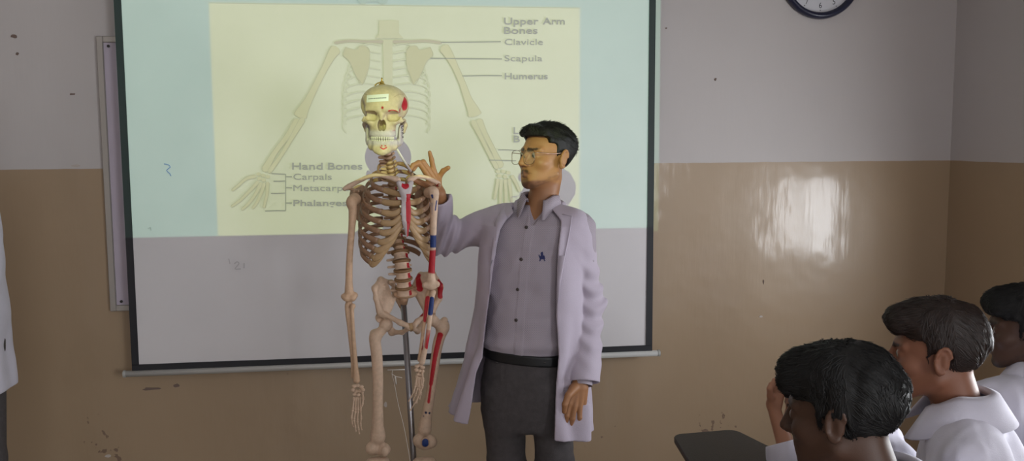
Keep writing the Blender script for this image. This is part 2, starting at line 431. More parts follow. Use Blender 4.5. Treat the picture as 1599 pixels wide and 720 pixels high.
# white fabric, gently waved near its lower edge
nx, nz = 60, 50; v = []; f = []
for j in range(nz+1):
    for i in range(nx+1):
        x = SX0+BW+(SX1-SX0-2*BW)*i/nx; z = SZ0+BW+(SZ1-SZ0-BW)*j/nz
        k = max(0, 1-(z-SZ0)/.5)
        v.append((x, YS+.0022*math.sin(x*7+1)*k+.0012*math.sin(x*17+z*3)*k, z))
for j in range(nz):
    for i in range(nx): a = j*(nx+1)+i; f.append((a, a+1, a+nx+2, a+nx+1))
mesh_obj('screen_fabric', v, f, M_SCR, scr)
MB().box((SX0, YS-.004, SZ0+BW), (SX0+BW, YS+.004, SZ1)).build('border_strip', M_BLK, scr)
MB().box((SX1-BW, YS-.004, SZ0+BW), (SX1, YS+.004, SZ1)).build('border_strip', M_BLK, scr)
MB().box((SX0, YS-.004, SZ0), (SX1, YS+.004, SZ0+BW+.002)).build('border_strip', M_BLK, scr)
MB().box((SX0-.06, YS-.045, SZ1-.01), (SX1+.06, YS+.045, SZ1+.08), .012).build('roller_case', M_BAR, scr)
zb = SZ0-.008
bar = MB().tube([(SX0-.032, YS, zb), (SX1+.03, YS, zb)], .0135, 16).build('weight_bar', M_BAR, scr, True)
for sx in (SX0-.036, SX1+.026):
    MB().tube([(sx, YS, zb), (sx+.010, YS, zb)], .0150, 14).build('end_cap', mat('bar_cap', (.40, .40, .38), .5), scr)
# pull handle and its thin cord under the middle of the bar
M_CORD = mat('pull_cord', (.72, .66, .60), .6)
pc = MB().tube([at(605, 578, YS-.02), at(640, 577, YS-.02)], .0028, 6)
pc.tube([at(613, 578, YS-.02), at(612, 584, YS-.03), at(618, 588, YS-.03), at(628, 590, YS-.03)], .0016, 6)
pc.build('pull_handle', M_CORD, scr, True)
MB().tube(spline([at(612, 584, YS-.03), at(616, 600, YS-.03), at(622, 632, YS-.035), at(631, 668, YS-.035), at(639, 712, YS-.035), at(641, 728, YS-.035)], 24), .0012, 5).build('pull_cord', M_CORD, scr, True)
MB().tube([at(617, 588, YS-.032), at(618.5, 600, YS-.032)], .0034, 8).build('cord_toggle', M_CORD, scr, True)

# ------------------------------------------------------------------ the projected slide (flat drawing lying on the fabric)
YD = YS-.0040
def ink(name, c): return mat(name, c, .75)
I_TXT = ink('slide_text', (.37, .35, .43)); I_LINE = ink('slide_line', (.36, .35, .39)); I_BONE = ink('slide_bone', (.61, .56, .505))
I_EDGE = ink('slide_bone_edge', (.53, .485, .455)); I_FAINT = ink('slide_faint', (.60, .575, .565)); I_SCAP = ink('slide_scapula', (.56, .51, .455))
I_FAINT2 = ink('slide_faint_neck', (.60, .56, .53)); I_CLAV = ink('slide_clavicle', (.50, .43, .45))
slide = MB().box((-.708, YD+.0006, 2.1515), (.818, YD+.0009, 2.153)).build('projected_slide', I_FAINT2, scr)
tag(slide, 'projected bone chart of arm and hand bones with captions')
_LAY = [0]
def sp2(px, py, lay=0): return at(px, py, YD-.00002*_LAY[0])
def poly2(b, pts, lay=0):
    _LAY[0] += 1; b.poly([sp2(x, y, lay) for x, y in pts], 'y', (0, .00001, 0))
def stroke(b, pts, wpx, lay=0, closed=False):
    """flat ribbon of width wpx (number or list) along pixel points"""
    _LAY[0] += 1
    P = np.array(pts, float); n = len(P); W = np.full(n, wpx) if np.isscalar(wpx) else np.array(wpx, float)
    T = np.gradient(P, axis=0); T /= np.linalg.norm(T, axis=1)[:, None]+1e-9; Nn = np.stack([-T[:, 1], T[:, 0]], 1)
    Lp = P+Nn*W[:, None]/2; Rp = P-Nn*W[:, None]/2
    v = [sp2(x, y, lay) for x, y in Lp]+[sp2(x, y, lay) for x, y in Rp]
    b.add(v, [(i, i+1, n+i+1, n+i) for i in range(n-1)])
def sp(pts, n=24): return spline([(*p, 0) for p in pts], n)[:, :2]
def limb(pts, wd, name, m=None, lay=2, edge=True):
    """a drawn long bone: filled ribbon with a darker outline"""
    P = sp(pts, 40); tt = np.linspace(0, 1, len(P)); W = np.interp(tt, np.linspace(0, 1, len(wd)), wd)
    W = W*np.minimum(1, .25+1.6*np.sqrt(np.clip(np.minimum(tt, 1-tt)/.06, 0, 1)*.25))
    if edge:
        b = MB(); stroke(b, P, W+1.6, lay); o = b.build(name+'_outline', I_EDGE, slide)
    b = MB(); stroke(b, P, np.maximum(W-.6, .6), lay+1); return b.build(name, m or I_BONE, slide)
# faint rib cage and neck
b = MB()
for s in (-1, 1):
    for k in range(10):
        y0 = 68+k*12.5; wx = 34+34*math.sin(min(1, (k+2)/7)*1.5)
        stroke(b, sp([(604+s*10, y0+3), (604+s*wx*.55, y0), (604+s*wx*.9, y0+6), (604+s*wx, y0+17), (604+s*wx*.93, y0+27)], 40), 2.4, 0)
b.build('rib_drawing', I_FAINT, slide)
b = MB(); poly2(b, [(592, 32), (623, 32), (623, 52), (630, 60), (586, 60), (592, 52)], 1); poly2(b, [(598, 62), (613, 62), (613, 170), (600, 170)], 1); b.build('neck_drawing', I_FAINT2, slide)
b = MB(); poly2(b, [(556, -4), (608, -4), (604, 5), (596, 8), (590, 3), (574, 3), (568, 8), (562, 6)], 1); b.build('jaw_drawing', I_FAINT, slide)
# shoulder blades, collar bones, arms (left of the chart, then right)
for s, ox in ((1, 0), (-1, 1212)):
    X = lambda x: x if s == 1 else ox-x
    def PX(pts): return [(X(x), y) for x, y in pts]
    sc_ = [(540, 74), (556, 78), (562, 72), (572, 73), (577, 80), (576, 104), (566, 132), (556, 118), (546, 96), (536, 86)]
    b = MB(); poly2(b, PX(sc_), 1); b.build('scapula_drawing', I_SCAP, slide)
    b = MB(); stroke(b, sp(PX(sc_+[sc_[0]]), 40), 1.3, 2); b.build('scapula_outline', I_EDGE, slide)
    limb(PX([(522, 67), (545, 64), (575, 65), (599, 65)]), [4, 3.4, 3.6, 5.5], 'clavicle_drawing', I_CLAV, 4)
limb([(527, 74), (518, 86), (508, 105), (494, 132), (482, 156), (472, 174), (468, 184)], [17, 13, 9, 9, 11, 17, 22], 'humerus_drawing')
limb([(466, 186), (449, 212), (428, 240), (412, 268)], [11, 7, 7, 11], 'radius_drawing')
limb([(474, 184), (455, 216), (438, 244), (419, 270)], [9, 6, 5, 7], 'ulna_drawing')
limb([(691, 72), (700, 84), (711, 105), (722, 130), (731, 155), (739, 172), (742, 182)], [17, 13, 9, 9, 11, 17, 23], 'humerus_drawing')
limb([(747, 186), (757, 208), (772, 238), (783, 262)], [11, 7, 7, 11], 'radius_drawing')
limb([(738, 188), (750, 212), (764, 240), (777, 264)], [9, 6, 5, 7], 'ulna_drawing')
b = MB()
for (cx, cy) in ((404, 272), (411, 274), (418, 276), (405, 279), (412, 281)): stroke(b, [(cx-3.4, cy), (cx, cy), (cx+3.4, cy)], [3.5, 6, 3.5], 2)
b.build('carpals_drawing', I_BONE, slide)
b = MB()
for (cx, cy) in ((778, 268), (786, 268), (794, 270), (780, 275), (789, 276)): stroke(b, [(cx-3.4, cy), (cx, cy), (cx+3.4, cy)], [3.5, 6, 3.5], 2)
b.build('carpals_drawing', I_BONE, slide)
for pts in ([(400, 275), (385, 279), (372, 290), (362, 298)], [(404, 283), (390, 298), (376, 312), (361, 323)], [(408, 285), (399, 303), (388, 318), (377, 328)], [(413, 285), (407, 304), (400, 318), (394, 326)], [(418, 284), (417, 302), (414, 316), (412, 325)]):
    limb(pts, [5, 4, 3.6, 3], 'finger_drawing')
for pts in ([(778, 279), (776, 292), (772, 312)], [(783, 280), (782, 296), (781, 320)], [(789, 280), (790, 298), (790, 322)], [(795, 279), (797, 296), (799, 316)], [(799, 274), (806, 286), (812, 300)]):
    limb(pts, [5, 4, 3], 'finger_drawing')
# pointer lines and brackets
def pline(pts, wpx=1.5): b = MB(); stroke(b, pts, wpx, 6); b.build('pointer_line', I_LINE, slide)
for a in ([(688, 66), (735, 65.5), (782, 65)], [(672, 91), (728, 91.5), (784, 92)], [(722, 118.5), (753, 118), (784, 118)], [(778, 234), (792, 234), (806, 235)], [(764, 250), (785, 250.5), (806, 251)],
          [(424, 271), (435, 271.5), (446, 272)], [(427, 283), (436, 283), (445, 282.5)], [(423, 302), (434, 302), (445, 301.5)], [(414, 329.5), (430, 329), (446, 329)], [(446, 272), (446, 300), (446, 329)],
          [(447, 276), (451, 276), (456, 276)], [(447, 293), (451, 293), (456, 293)], [(447, 317), (451, 317), (456, 317)]): pline(a)
# captions
def caption(name, s, x0, base, x1, cap, bold=0.0, m=None, parent=None, plane=None):
    cu = bpy.data.curves.new('tmp', 'FONT'); cu.body = s; cu.size = 1; cu.offset = bold; cu.resolution_u = 3
    o = bpy.data.objects.new('tmp', cu); COL.objects.link(o); dg = bpy.context.evaluated_depsgraph_get(); dg.update()
    me = bpy.data.meshes.new_from_object(o.evaluated_get(dg)); bpy.data.objects.remove(o)
    vv = np.array([q.co[:] for q in me.vertices]); ff = [tuple(p.vertices) for p in me.polygons]; bpy.data.meshes.remove(me)
    vv[:, 0] -= vv[:, 0].min(); vv[:, 0] /= vv[:, 0].max()
    vv[:, 1] /= .70
    if plane: P = [plane(x0+(x1-x0)*q[0], base-cap*q[1]) for q in vv]
    else: P = [sp2(x0+(x1-x0)*q[0], base-cap*q[1], 6) for q in vv]
    return mesh_obj(name, P, ff, m or I_TXT, parent or slide, False)
for s, x0, bs, x1, cp, bo in (('Upper', 787, 38, 841, 10.5, .014), ('Arm', 847.5, 38, 882, 10.5, .014), ('Bones', 787, 52.5, 839.5, 10.5, .014), ('Clavicle', 788, 70, 848, 9.5, 0), ('Scapula', 788, 95.5, 847, 9.5, 0), ('Humerus', 788, 123.5, 855.5, 9.5, .018),
                          ('Hand', 456, 264.5, 504, 10.5, .014), ('Bones', 512, 264.5, 566, 10.5, .014), ('Carpals', 458, 280.5, 518, 9.5, 0), ('Metacarpals', 458, 298, 557, 9.5, 0), ('Phalanges', 458, 321.5, 542, 9.5, .018),
                          ('L', 802, 209, 810, 10.5, .014), ('B', 802, 222, 812, 10.5, .014)):
    caption('caption', s, x0, bs, x1, cp, bo)
# old pen marks on the fabric
M_PEN = mat('pen_blue', (.22, .30, .55), .7); M_GREYPEN = mat('pen_grey', (.50, .48, .49), .8)
b = MB(); stroke(b, sp([(256, 256), (262, 257), (266, 261), (260, 266), (265, 271), (267, 275)], 14), 1.4, 1); b.build('pen_mark', M_PEN, scr)
b = MB(); stroke(b, [(357, 404), (358, 407), (359, 412)], 1.6, 1); stroke(b, sp([(366, 412), (370, 409), (373, 412), (367, 420), (376, 420)], 14), 1.8, 1); stroke(b, [(381, 411), (381, 415), (381, 419)], 2.0, 1); b.build('pen_mark', M_GREYPEN, scr)
b = MB(); stroke(b, [(231, 357), (235, 355), (236, 360)], 1.5, 1); b.build('pen_mark', M_GREYPEN, scr)

# ------------------------------------------------------------------ wall clock
ccx, ccy, RO = 1283.5, -34, .0
cc = at(1284, -38, -.03); RO = cc[2]-at(1284, 29.5, -.03)[2]
clk = empty('wall_clock', (cc[0], -.001, cc[2]), 'round wall clock with navy blue rim and white dial', 'clock')
M_RIM = mat('clock_rim', (.016, .018, .045), .3); M_DIAL = mat('clock_dial', (.62, .62, .66), .4); M_NUM = mat('clock_black', (.015, .015, .02), .5)
def lathe(b, prof, c, n=64):
    v = []; f = []; m = len(prof)
    for k in range(n):
        a = 2*math.pi*k/n
        for r, y in prof: v.append((c[0]+math.cos(a)*r, y, c[2]+math.sin(a)*r))
    for k in range(n):
        for i in range(m-1): f.append((k*m+i, ((k+1) % n)*m+i, ((k+1) % n)*m+i+1, k*m+i+1))
    b.add(v, f); return b
RI = RO*.845
lathe(MB(), [(RO*.97, -.002), (RO, -.012), (RO*.985, -.03), (RO*.93, -.042), (RO*.87, -.038), (RI, -.022), (RI*.98, -.018)], cc).build('rim', M_RIM, clk, True)
MB().poly([(cc[0]+math.cos(a)*RI*1.01, -.016, cc[2]+math.sin(a)*RI*1.01) for a in np.linspace(0, 2*math.pi, 64, endpoint=False)], 'y', (0, -.004, 0)).build('dial', M_DIAL, clk)
for h in range(1, 13):
    a = R(90-30*h); pc_ = (cc[0]+math.cos(a)*RI*.80, cc[2]+math.sin(a)*RI*.80)
    wd = .012*len(str(h)); 
    pl = lambda x, y, pc_=pc_, wd=wd: np.array((pc_[0]+x, -.0205, pc_[1]-y))
    caption('numeral', str(h), -wd/2-.0005, .0125, wd/2+.0005, .025, -.005, M_NUM, clk, pl)
for k in range(12):
    a = R(30*k); c_ = math.cos(a), math.sin(a)
    MB().tube([(cc[0]+c_[0]*RI*.93, -.0205, cc[2]+c_[1]*RI*.93), (cc[0]+c_[0]*RI*.955, -.0205, cc[2]+c_[1]*RI*.955)], .0018, 6).build('tick', M_NUM, clk)
for ang, ln, wd, nm in ((R(90-334), RI*.5, .006, 'hour_hand'), (R(90-48), RI*.72, .004, 'minute_hand')):
    MB().tube([(cc[0]-math.cos(ang)*.02, -.026, cc[2]-math.sin(ang)*.02), (cc[0]+math.cos(ang)*ln, -.026, cc[2]+math.sin(ang)*ln)], [wd, wd*.5], 6).build(nm, M_NUM, clk)
MB().tube([(cc[0], -.021, cc[2]), (cc[0], -.030, cc[2])], .008, 12).build('hub', M_NUM, clk)
# ------------------------------------------------------------------ teaching skeleton on its stand
PXM = .0020; SC = 1.093                      # metres per photo pixel for the bone tables; build scale of the model
SDY = .24                                    # the model stands this much nearer the screen than the tables' planes
def zz(z): return 1.6+(z-1.6)*SC
BONE = np.array((.58, .385, .25)); BONE2 = np.array((.66, .475, .345)); CREAM = np.array((.56, .455, .30))
RED = np.array((.42, .010, .020)); BLUE = np.array((.012, .035, .16)); GREYB = np.array((.52, .46, .46))
M_BONE = mat('bone_plastic', attr=True, rough=.5, spec=.35, noise=(70, .16), bump=(160, .12))
M_RIB = mat('rib_plastic', (.33, .190, .110), .42, noise=(60, .25), bump=(120, .15))
M_CART = mat('cartilage_plastic', (.44, .285, .145), .45, noise=(60, .15))
M_DISC = mat('disc_rubber', (.26, .145, .065), .55, noise=(80, .2))
M_STEEL = mat('stand_steel', (.30, .29, .30), .28, .85)
M_BRASS = mat('brass', (.55, .38, .10), .35, .8)
skel_root = at(640, 640, -.85); skel_root[2] = ZF
SK = empty('skeleton_model', skel_root, 'full size plastic teaching skeleton with red and blue painted muscle marks on a steel stand', 'skeleton')

def blob(name, adds, subs=(), k=.008, h=.0022, m=None, parent=None, base=BONE, paint=(), ks=.004, extra=None, colfn=None):
    """one bone: smooth union of capsules ('c',a,b,ra,rb) and ellipsoids ('e',c,r[,M]) less subs; paint = [(a,b,r,colour)]"""
    lo = np.full(3, 1e9); hi = -lo
    for q in adds:
        if q[0] == 'L': it = list(zip(q[1], q[2]))
        elif q[0] == 'c': it = [(q[1], q[3]), (q[2], q[4])]
        else: it = [(q[1], max(q[2]))]
        for p_, r_ in it: lo = np.minimum(lo, np.array(p_)-r_*SC); hi = np.maximum(hi, np.array(p_)+r_*SC)
    def one(p, q):
        if q[0] == 'L':
            d = None
            for i in range(len(q[1])-1):
                e = rcone(p, q[1][i], q[1][i+1], q[2][i]*SC, q[2][i+1]*SC); d = e if d is None else np.minimum(d, e)
            return d
        return rcone(p, q[1], q[2], q[3]*SC, q[4]*SC) if q[0] == 'c' else ell(p, q[1], np.array(q[2])*SC, q[3] if len(q) > 3 else None)
    def fn(p):
        d = None
        for q in adds: e = one(p, q); d = e if d is None else smin(d, e, k)
        for q in subs: d = sub(d, one(p, q), ks)
        if extra is not None: d = extra(p, d)
        return d
    def cf(V):
        c = np.tile(base, (len(V), 1))
        for a, b, r_, colr in paint:
            d = rcone(V, np.array(a, float), np.array(b, float), r_, r_); t = (1-sstep(d, -.0012, .0012))[:, None]; c = c*(1-t)+np.array(colr)*t
        return c
    return sdf_obj(name, fn, lo-3*h-k*.3, hi+3*h+k*.3, h, m or M_BONE, parent if parent is not None else SK, colfn or cf)
def a1(x, y, Y=-1.08): return at(x, y, Y+SDY)
def C(x0, y0, Y0, r0, x1, y1, Y1, r1): return ('c', a1(x0, y0, Y0), a1(x1, y1, Y1), r0*PXM, r1*PXM)
def L(pts, n=4):
    """chain of (x,y,Y,r px) landmarks -> one smooth tapered chain"""
    P = np.array([(*a1(x, y, Y), r*PXM) for x, y, Y, r in pts])
    if len(pts) > 2:
        Q = [2*P[0]-P[1]]+list(P)+[2*P[-1]-P[-2]]; out = []
        for i in range(len(P)-1):
            a, b, c, d = Q[i:i+4]
            for t in np.arange(n)/n:
                g = .5*((2*b)+(c-a)*t+(2*a-5*b+4*c-d)*t*t+(3*b-a-3*c+d)*t**3); g[3] = b[3]+(c[3]-b[3])*t*t*(3-2*t); out.append(g)
        P = np.array(out+[P[-1]])
    return [('L', list(P[:, :3]), list(P[:, 3]))]

# ---- skull
SKC = at(600, 172, -1.10+SDY); SKM = frame((-.10, -1, -.02), (.02, 0, 1))
def skl(x, y, z): return SKC + SC*(SKM @ np.array((x, y, z)))
def skull_fn(P):
    p = (P-SKC.astype(P.dtype)) @ (SKM/SC).astype(P.dtype)
    q = p.copy(); q[:, 0] = np.abs(q[:, 0])
    d = ell(p, (0, -.022, .016), (.0725, .092, .062))
    d = smin(d, ell(p, (0, .030, .018), (.058, .052, .045)), .03)          # forehead
    d = smin(d, rcone(q, (.010, .078, .002), (.044, .066, .000), .0085, .0075), .012)  # brow
    d = smin(d, ell(p, (0, .043, -.046), (.040, .036, .040)), .014)          # face block
    d = smin(d, rcone(q, (.036, .064, -.034), (.056, .036, -.028), .011, .0085), .012) # cheekbone
    d = smin(d, rcone(q, (.060, .036, -.028), (.062, -.008, -.030), .0060, .0045), .006)   # arch
    d = smin(d, rcone(q, (.054, .058, -.006), (.058, .046, -.028), .0065, .008), .008)   # outer orbit
    d = smin(d, ell(p, (0, .046, -.072), (.040, .031, .019)), .008)        # upper jaw
    d = smin(d, rcone(q, (.058, -.022, -.045), (.056, -.026, -.064), .012, .007), .012) # mastoid
    d = smin(d, rcone(p, (0, .076, -.010), (0, .086, -.028), .0065, .0055), .010)        # nasal bones
    d = sub(d, rbox(q, (.0325, .092, -.0185), (.0180, .046, .0150), .0105), .0022)
    d = sub(d, ell(q, (.0048, .082, -.046), (.0078, .052, .0165)), .002)
    d = sub(d, ell(q, (.0655, .040, .000), (.012, .030, .026)), .016)        # temple hollow
    return d*SC
def skull_col(V):
    p = (V-SKC) @ (SKM/SC); c = np.tile(CREAM, (len(V), 1))
    def mix(mask, colr): c[:] = c*(1-mask[:, None])+np.array(colr)*mask[:, None]
    n = fbm(V, 90, 3)
    mix((1-sstep(np.abs(p[:, 0]*1.0), .0, .12))*0, BONE)
    mix((1-sstep(ell(p, (-.072, .026, .014), (.017, .024, .032))+n*.002, -.001, .001)), RED)
    mix((1-sstep(ell(p, (-.060, .048, -.004), (.010, .016, .014))+n*.002, -.001, .001)), RED*.9)
    ring = np.abs(np.sqrt(((p[:, 0]+.0325)/.0185)**2+((p[:, 2]+.019)/.0165)**2)-1.12)
    mix((1-sstep(ring, .06, .12))*(p[:, 1] > .05)*(p[:, 2] > -.02)*(p[:, 0] < -.02), RED*1.2)
    mix((1-sstep(sph(p, (-.004, .085, .006), .004), -.001, .001)), RED)
    mix((1-sstep(ell(p, (-.040, .06, -.066), (.012, .02, .008)), -.001, .001))*.8, RED)
    mix(sstep(-p[:, 2], .056, .066)*(p[:, 1] > .02), GREYB*1.05)
    # dark stained hollows are left to the light; faint suture lines
    su = np.abs(p[:, 2]-.024-.03*np.abs(p[:, 0])/.07+n*.003) < .0009
    mix(su*(np.abs(p[:, 0]) > .035)*.6, BONE*.5)
    return c
skull = sdf_obj('skull', skull_fn, SKC-SC*np.array((.09, .13, .11)), SKC+SC*np.array((.09, .13, .095)), .0019, M_BONE, SK, skull_col)
tag(skull, 'cream skull with a white sticker and a red painted temple')
# lower jaw
def jaw_fn(P):
    p = (P-SKC.astype(P.dtype)) @ (SKM/SC).astype(P.dtype); q = p.copy(); q[:, 0] = np.abs(q[:, 0])
    z = np.array((1, 1, .72), dtype=P.dtype)
    d = chain(q, [(.051, -.004, -.050), (.047, .000, -.092)], [.0065, .009], .006)
    d = smin(d, chain(q*z, [(.047, .000, -.094*.72), (.034, .044, -.106*.72), (.016, .066, -.113*.72), (0, .071, -.115*.72)], [.0085, .009, .0105, .0115], .008), .006)
    d = smin(d, ell(p, (0, .074, -.125), (.014, .010, .010)), .010)
    d = smin(d, chain(q, [(.038, .042, -.094), (.020, .062, -.096), (0, .068, -.096)], [.006, .006, .006], .006), .006)
    d = smin(d, ell(q, (.049, .010, -.075), (.0055, .021, .030)), .008)
    return d*SC
def jaw_col(V):
    p = (V-SKC) @ (SKM/SC); c = np.tile(CREAM*1.02, (len(V), 1)); t = sstep(p[:, 2], -.112, -.098)[:, None]; c = c*(1-t)+GREYB*1.05*t
    sm = np.abs(np.sqrt((p[:, 0]+.006)**2+(p[:, 2]+.105)**2)-.010) < .0018
    sm = sm & (p[:, 2] < -.109) & (p[:, 1] > .05)
    dots = ((np.abs(np.abs(p[:, 0]+.006)-.005) < .002) & (np.abs(p[:, 2]+.106) < .002) & (p[:, 1] > .05))
    c[sm | dots] = RED*1.3
    return c
jaw = sdf_obj('lower_jaw', jaw_fn, SKC-SC*np.array((.075, .12, .15)), SKC+SC*np.array((.075, .06, -.03)), .0018, M_BONE, skull, jaw_col)
M_TOOTH = mat('teeth_plastic', (.62, .58, .50), .3)
for (zt, rx, ry, sgn) in ((-.0835, .034, .026, 1), (-.0925, .033, .024, -1)):
    b = MB()
    for k in range(-6, 7):
        a = k*.215; cx, cy = rx*math.sin(a), .047+ry*math.cos(a)
        c0 = skl(cx, cy, zt+.0045); c1 = skl(cx*.98, cy-.001, zt-.0045)
        b.tube([c0, (c0+c1)/2, c1], [.0030, .0036, .0030] if sgn > 0 else [.0032, .0034, .0028], 6)
    b.build('teeth', M_TOOTH, skull, True)
for s in (-1,):        # jaw spring
    q = [skl(s*.056+.003*math.cos(t*3.1), .012+.003*math.sin(t*3.1), -.030-.0042*t*1.3) for t in np.linspace(0, 10, 60)]
    MB().tube(q, .0011, 5).build('jaw_spring', mat('spring_steel', (.12, .12, .14), .3, .9), skull, True)
# sticker with a line of faint tiny print
stk = []; nst = 10
def brow_pt(x, z):       # march onto the forehead
    y = .13
    for _ in range(40):
        pt = skl(x, y, z); dd = float(skull_fn(pt[None].astype(np.float64))[0]); y -= dd*.85
        if dd < 2e-4: break
    return skl(x, y+.0008, z)
v = []; f = []; nr = 6
for i in range(nst+1):
    for j in range(nr+1): v.append(brow_pt(.045-.066*i/nst, .021+.0215*j/nr+.005*i/nst))
for i in range(nst):
    for j in range(nr): a = i*(nr+1)+j; f.append((a, a+1, a+nr+2, a+nr+1))
st_o = mesh_obj('forehead_sticker', v, f, mat('paper_white', (.72, .74, .70), .6), skull); tag(st_o, 'white paper sticker on the forehead')
b = MB(); rs = random.Random(3); x = .039
while x > -.014:
    wd = rs.uniform(.0012, .0026); 
    p0, p1 = brow_pt(x, .0345-.075*x), brow_pt(x-wd, .0345-.075*(x-wd)); o_ = skl(0, .0006, 0)-SKC
    b.add([p0+o_-np.array((0, 0, .0018)), p1+o_-np.array((0, 0, .0018)), p1+o_+np.array((0, 0, .0018)), p0+o_+np.array((0, 0, .0018))], [(0, 1, 2, 3)]); x -= wd+.0008
b.build('sticker_print', mat('print_grey', (.22, .22, .24), .7), st_o)
# brass hook on the crown
top = skl(.008, -.012, .076)
hk = MB().tube([top-np.array((0, 0, .006)), top+np.array((0, 0, .004))], .011, 12)
hk.box(tuple(top+np.array((-.007, -.006, .002))), tuple(top+np.array((.007, .006, .012))), .002)
hk.tube([top+np.array((0, 0, .01)), top+np.array((0, 0, .024))], .0028, 8)
hk.build('crown_bolt', M_BRASS, skull, True)
MB().tube(spline([top+np.array((-.006, -.006, .008)), top+np.array((-.016, -.012, .004)), top+np.array((-.024, -.016, -.003))], 10), .0022, 6).build('crown_hook', M_BRASS, skull, True)
# ---- spine
SP = spline([a1(605, 236, -1.085), a1(611, 268, -1.06), a1(615, 318, -1.015), a1(621, 366, -1.035), a1(628, 415, -1.085), a1(632, 462, -1.075)], 200)
seg = np.r_[0, np.cumsum(np.linalg.norm(np.diff(SP, axis=0), axis=1))]
hts = [.7]*7 + [.95+.02*k for k in range(12)] + [1.45]*5
cum = np.cumsum([0]+hts); cum = cum/cum[-1]*seg[-1]
def sp_at(s): return np.array([np.interp(s, seg, SP[:, i]) for i in range(3)])
TF = np.array((math.sin(R(16)), -math.cos(R(16)), 0.)); TX = np.array((math.cos(R(16)), math.sin(R(16)), 0.)); TU = np.array((0, 0, 1.))   # front, viewer-right, up
def vert_mesh(kind):
    rr, hh = {'cervical': (.0115, .0050), 'thoracic': (.0150, .0080), 'lumbar': (.0225, .0120)}[kind]
    def fn(p):
        q = p.copy(); q[:, 0] = np.abs(q[:, 0])
        rad = np.sqrt((p[:, 0]/1.12)**2+p[:, 1]**2); waist = rr-.0028*(1-(p[:, 2]/hh)**2)
        d = smax(rad-waist, np.abs(p[:, 2])-hh, .003)
        d = smin(d, rcone(q, (.010, rr*.9, 0), (rr*1.05+.012, rr+.008, .001), .0055, .0042), .006)
        d = smin(d, rcone(p, (0, rr+.006, 0), (0, rr+.028, -.010), .006, .0035), .006)
        return sub(d, sph(p, (0, rr+.004, 0), .0055), .003)
    def cf(V):
        c = np.tile(BONE2 if kind == 'lumbar' else BONE, (len(V), 1))
        if kind != 'cervical':
            m = (V[:, 0] > rr*.42) & (V[:, 0] < rr*1.05) & (V[:, 2] < hh*.55) & (V[:, 2] > -hh*.9) & (V[:, 1] < .004); c[m] = RED
        return c
    V, F = sdf_mesh(fn, (-.055, -.03, -.03), (.055, .07, .03), .0019)
    me = bpy.data.meshes.new('vertebra_'+kind); me.from_pydata(V, [], F.tolist()); me.polygons.foreach_set('use_smooth', np.ones(len(F), dtype=bool))
    a = me.color_attributes.new('Col', 'FLOAT_COLOR', 'POINT'); cc_ = np.ones((len(V), 4), np.float32); cc_[:, :3] = cf(V); a.data.foreach_set('color', cc_.ravel())
    me.materials.append(M_BONE); return me
VM = {k: vert_mesh(k) for k in ('cervical', 'thoracic', 'lumbar')}
bd = MB().tube([(0, 0, -1), (0, 0, -.6), (0, 0, .6), (0, 0, 1)], [.94, 1.05, 1.05, .94], 20); disc_me = None
for k in range(24):
    kind = 'cervical' if k < 7 else 'thoracic' if k < 19 else 'lumbar'
    s_ = (cum[k]+cum[k+1])/2; P = sp_at(s_); T = sp_at(s_-.004)-sp_at(s_+.004); T /= np.linalg.norm(T)
    yv = -TF - T*(-TF@T); yv /= np.linalg.norm(yv); xv = np.cross(yv, T)
    hh = {'cervical': .0050, 'thoracic': .0080, 'lumbar': .0120}[kind]; zs = (cum[k+1]-cum[k])*.80/2/hh
    o = bpy.data.objects.new('vertebra', VM[kind]); COL.objects.link(o); o.location = P; setparent(o, SK)
    g = 1.0 if kind != 'thoracic' else .85+.3*(k-7)/11
    o.rotation_euler = Matrix([[xv[i], yv[i], T[i]] for i in range(3)]).to_euler(); o.scale = (g*SC, g*SC, zs)
    if k:
        if disc_me is None:
            do = bd.build('disc', M_DISC, None, True); disc_me = do.data
        else: do = bpy.data.objects.new('disc', disc_me); COL.objects.link(do)
        q = sp_at(cum[k]); rr = {'cervical': .0120, 'thoracic': .0150*g, 'lumbar': .0250}[kind]
        do.location = q; setparent(do, SK); do.rotation_euler = o.rotation_euler; do.scale = (rr*1.1*SC, rr*SC, (cum[k+1]-cum[k])*.17)

# ---- rib cage
CC = lambda z: np.array([*(a1(618.5, 330, -1.075)[:2]), z])
AW = [SC*.955*a for a in (.056, .080, .097, .107, .113, .118, .121, .122, .122, .118, .106, .088)]
BW_ = [SC*a for a in (.044, .060, .074, .084, .090, .094, .096, .097, .096, .093, .084, .073)]
ZB = [zz(1.522-.0246*i) for i in range(12)]
DR = [SC*a for a in (.044, .056, .066, .073, .079, .084, .089, .092, .094, .092, .072, .047)]
PE = [136, 138, 140, 141, 141, 140, 137, 131, 125, 118, 100, 74]
zst = [zz(z) for z in (1.456, 1.434, 1.412, 1.391, 1.371, 1.356, 1.345)]
def cagepos(i, ph, s):
    a = AW[i]*math.sin(ph); b_ = BW_[i]*math.cos(ph)
    if ph < .5: b_ -= .017*(1-ph/.5)
    z = ZB[i] + .008*math.sin(min(ph*2, math.pi)) - DR[i]*((1-math.cos(ph))/2)**.9
    return CC(z) + TX*a*s - TF*b_
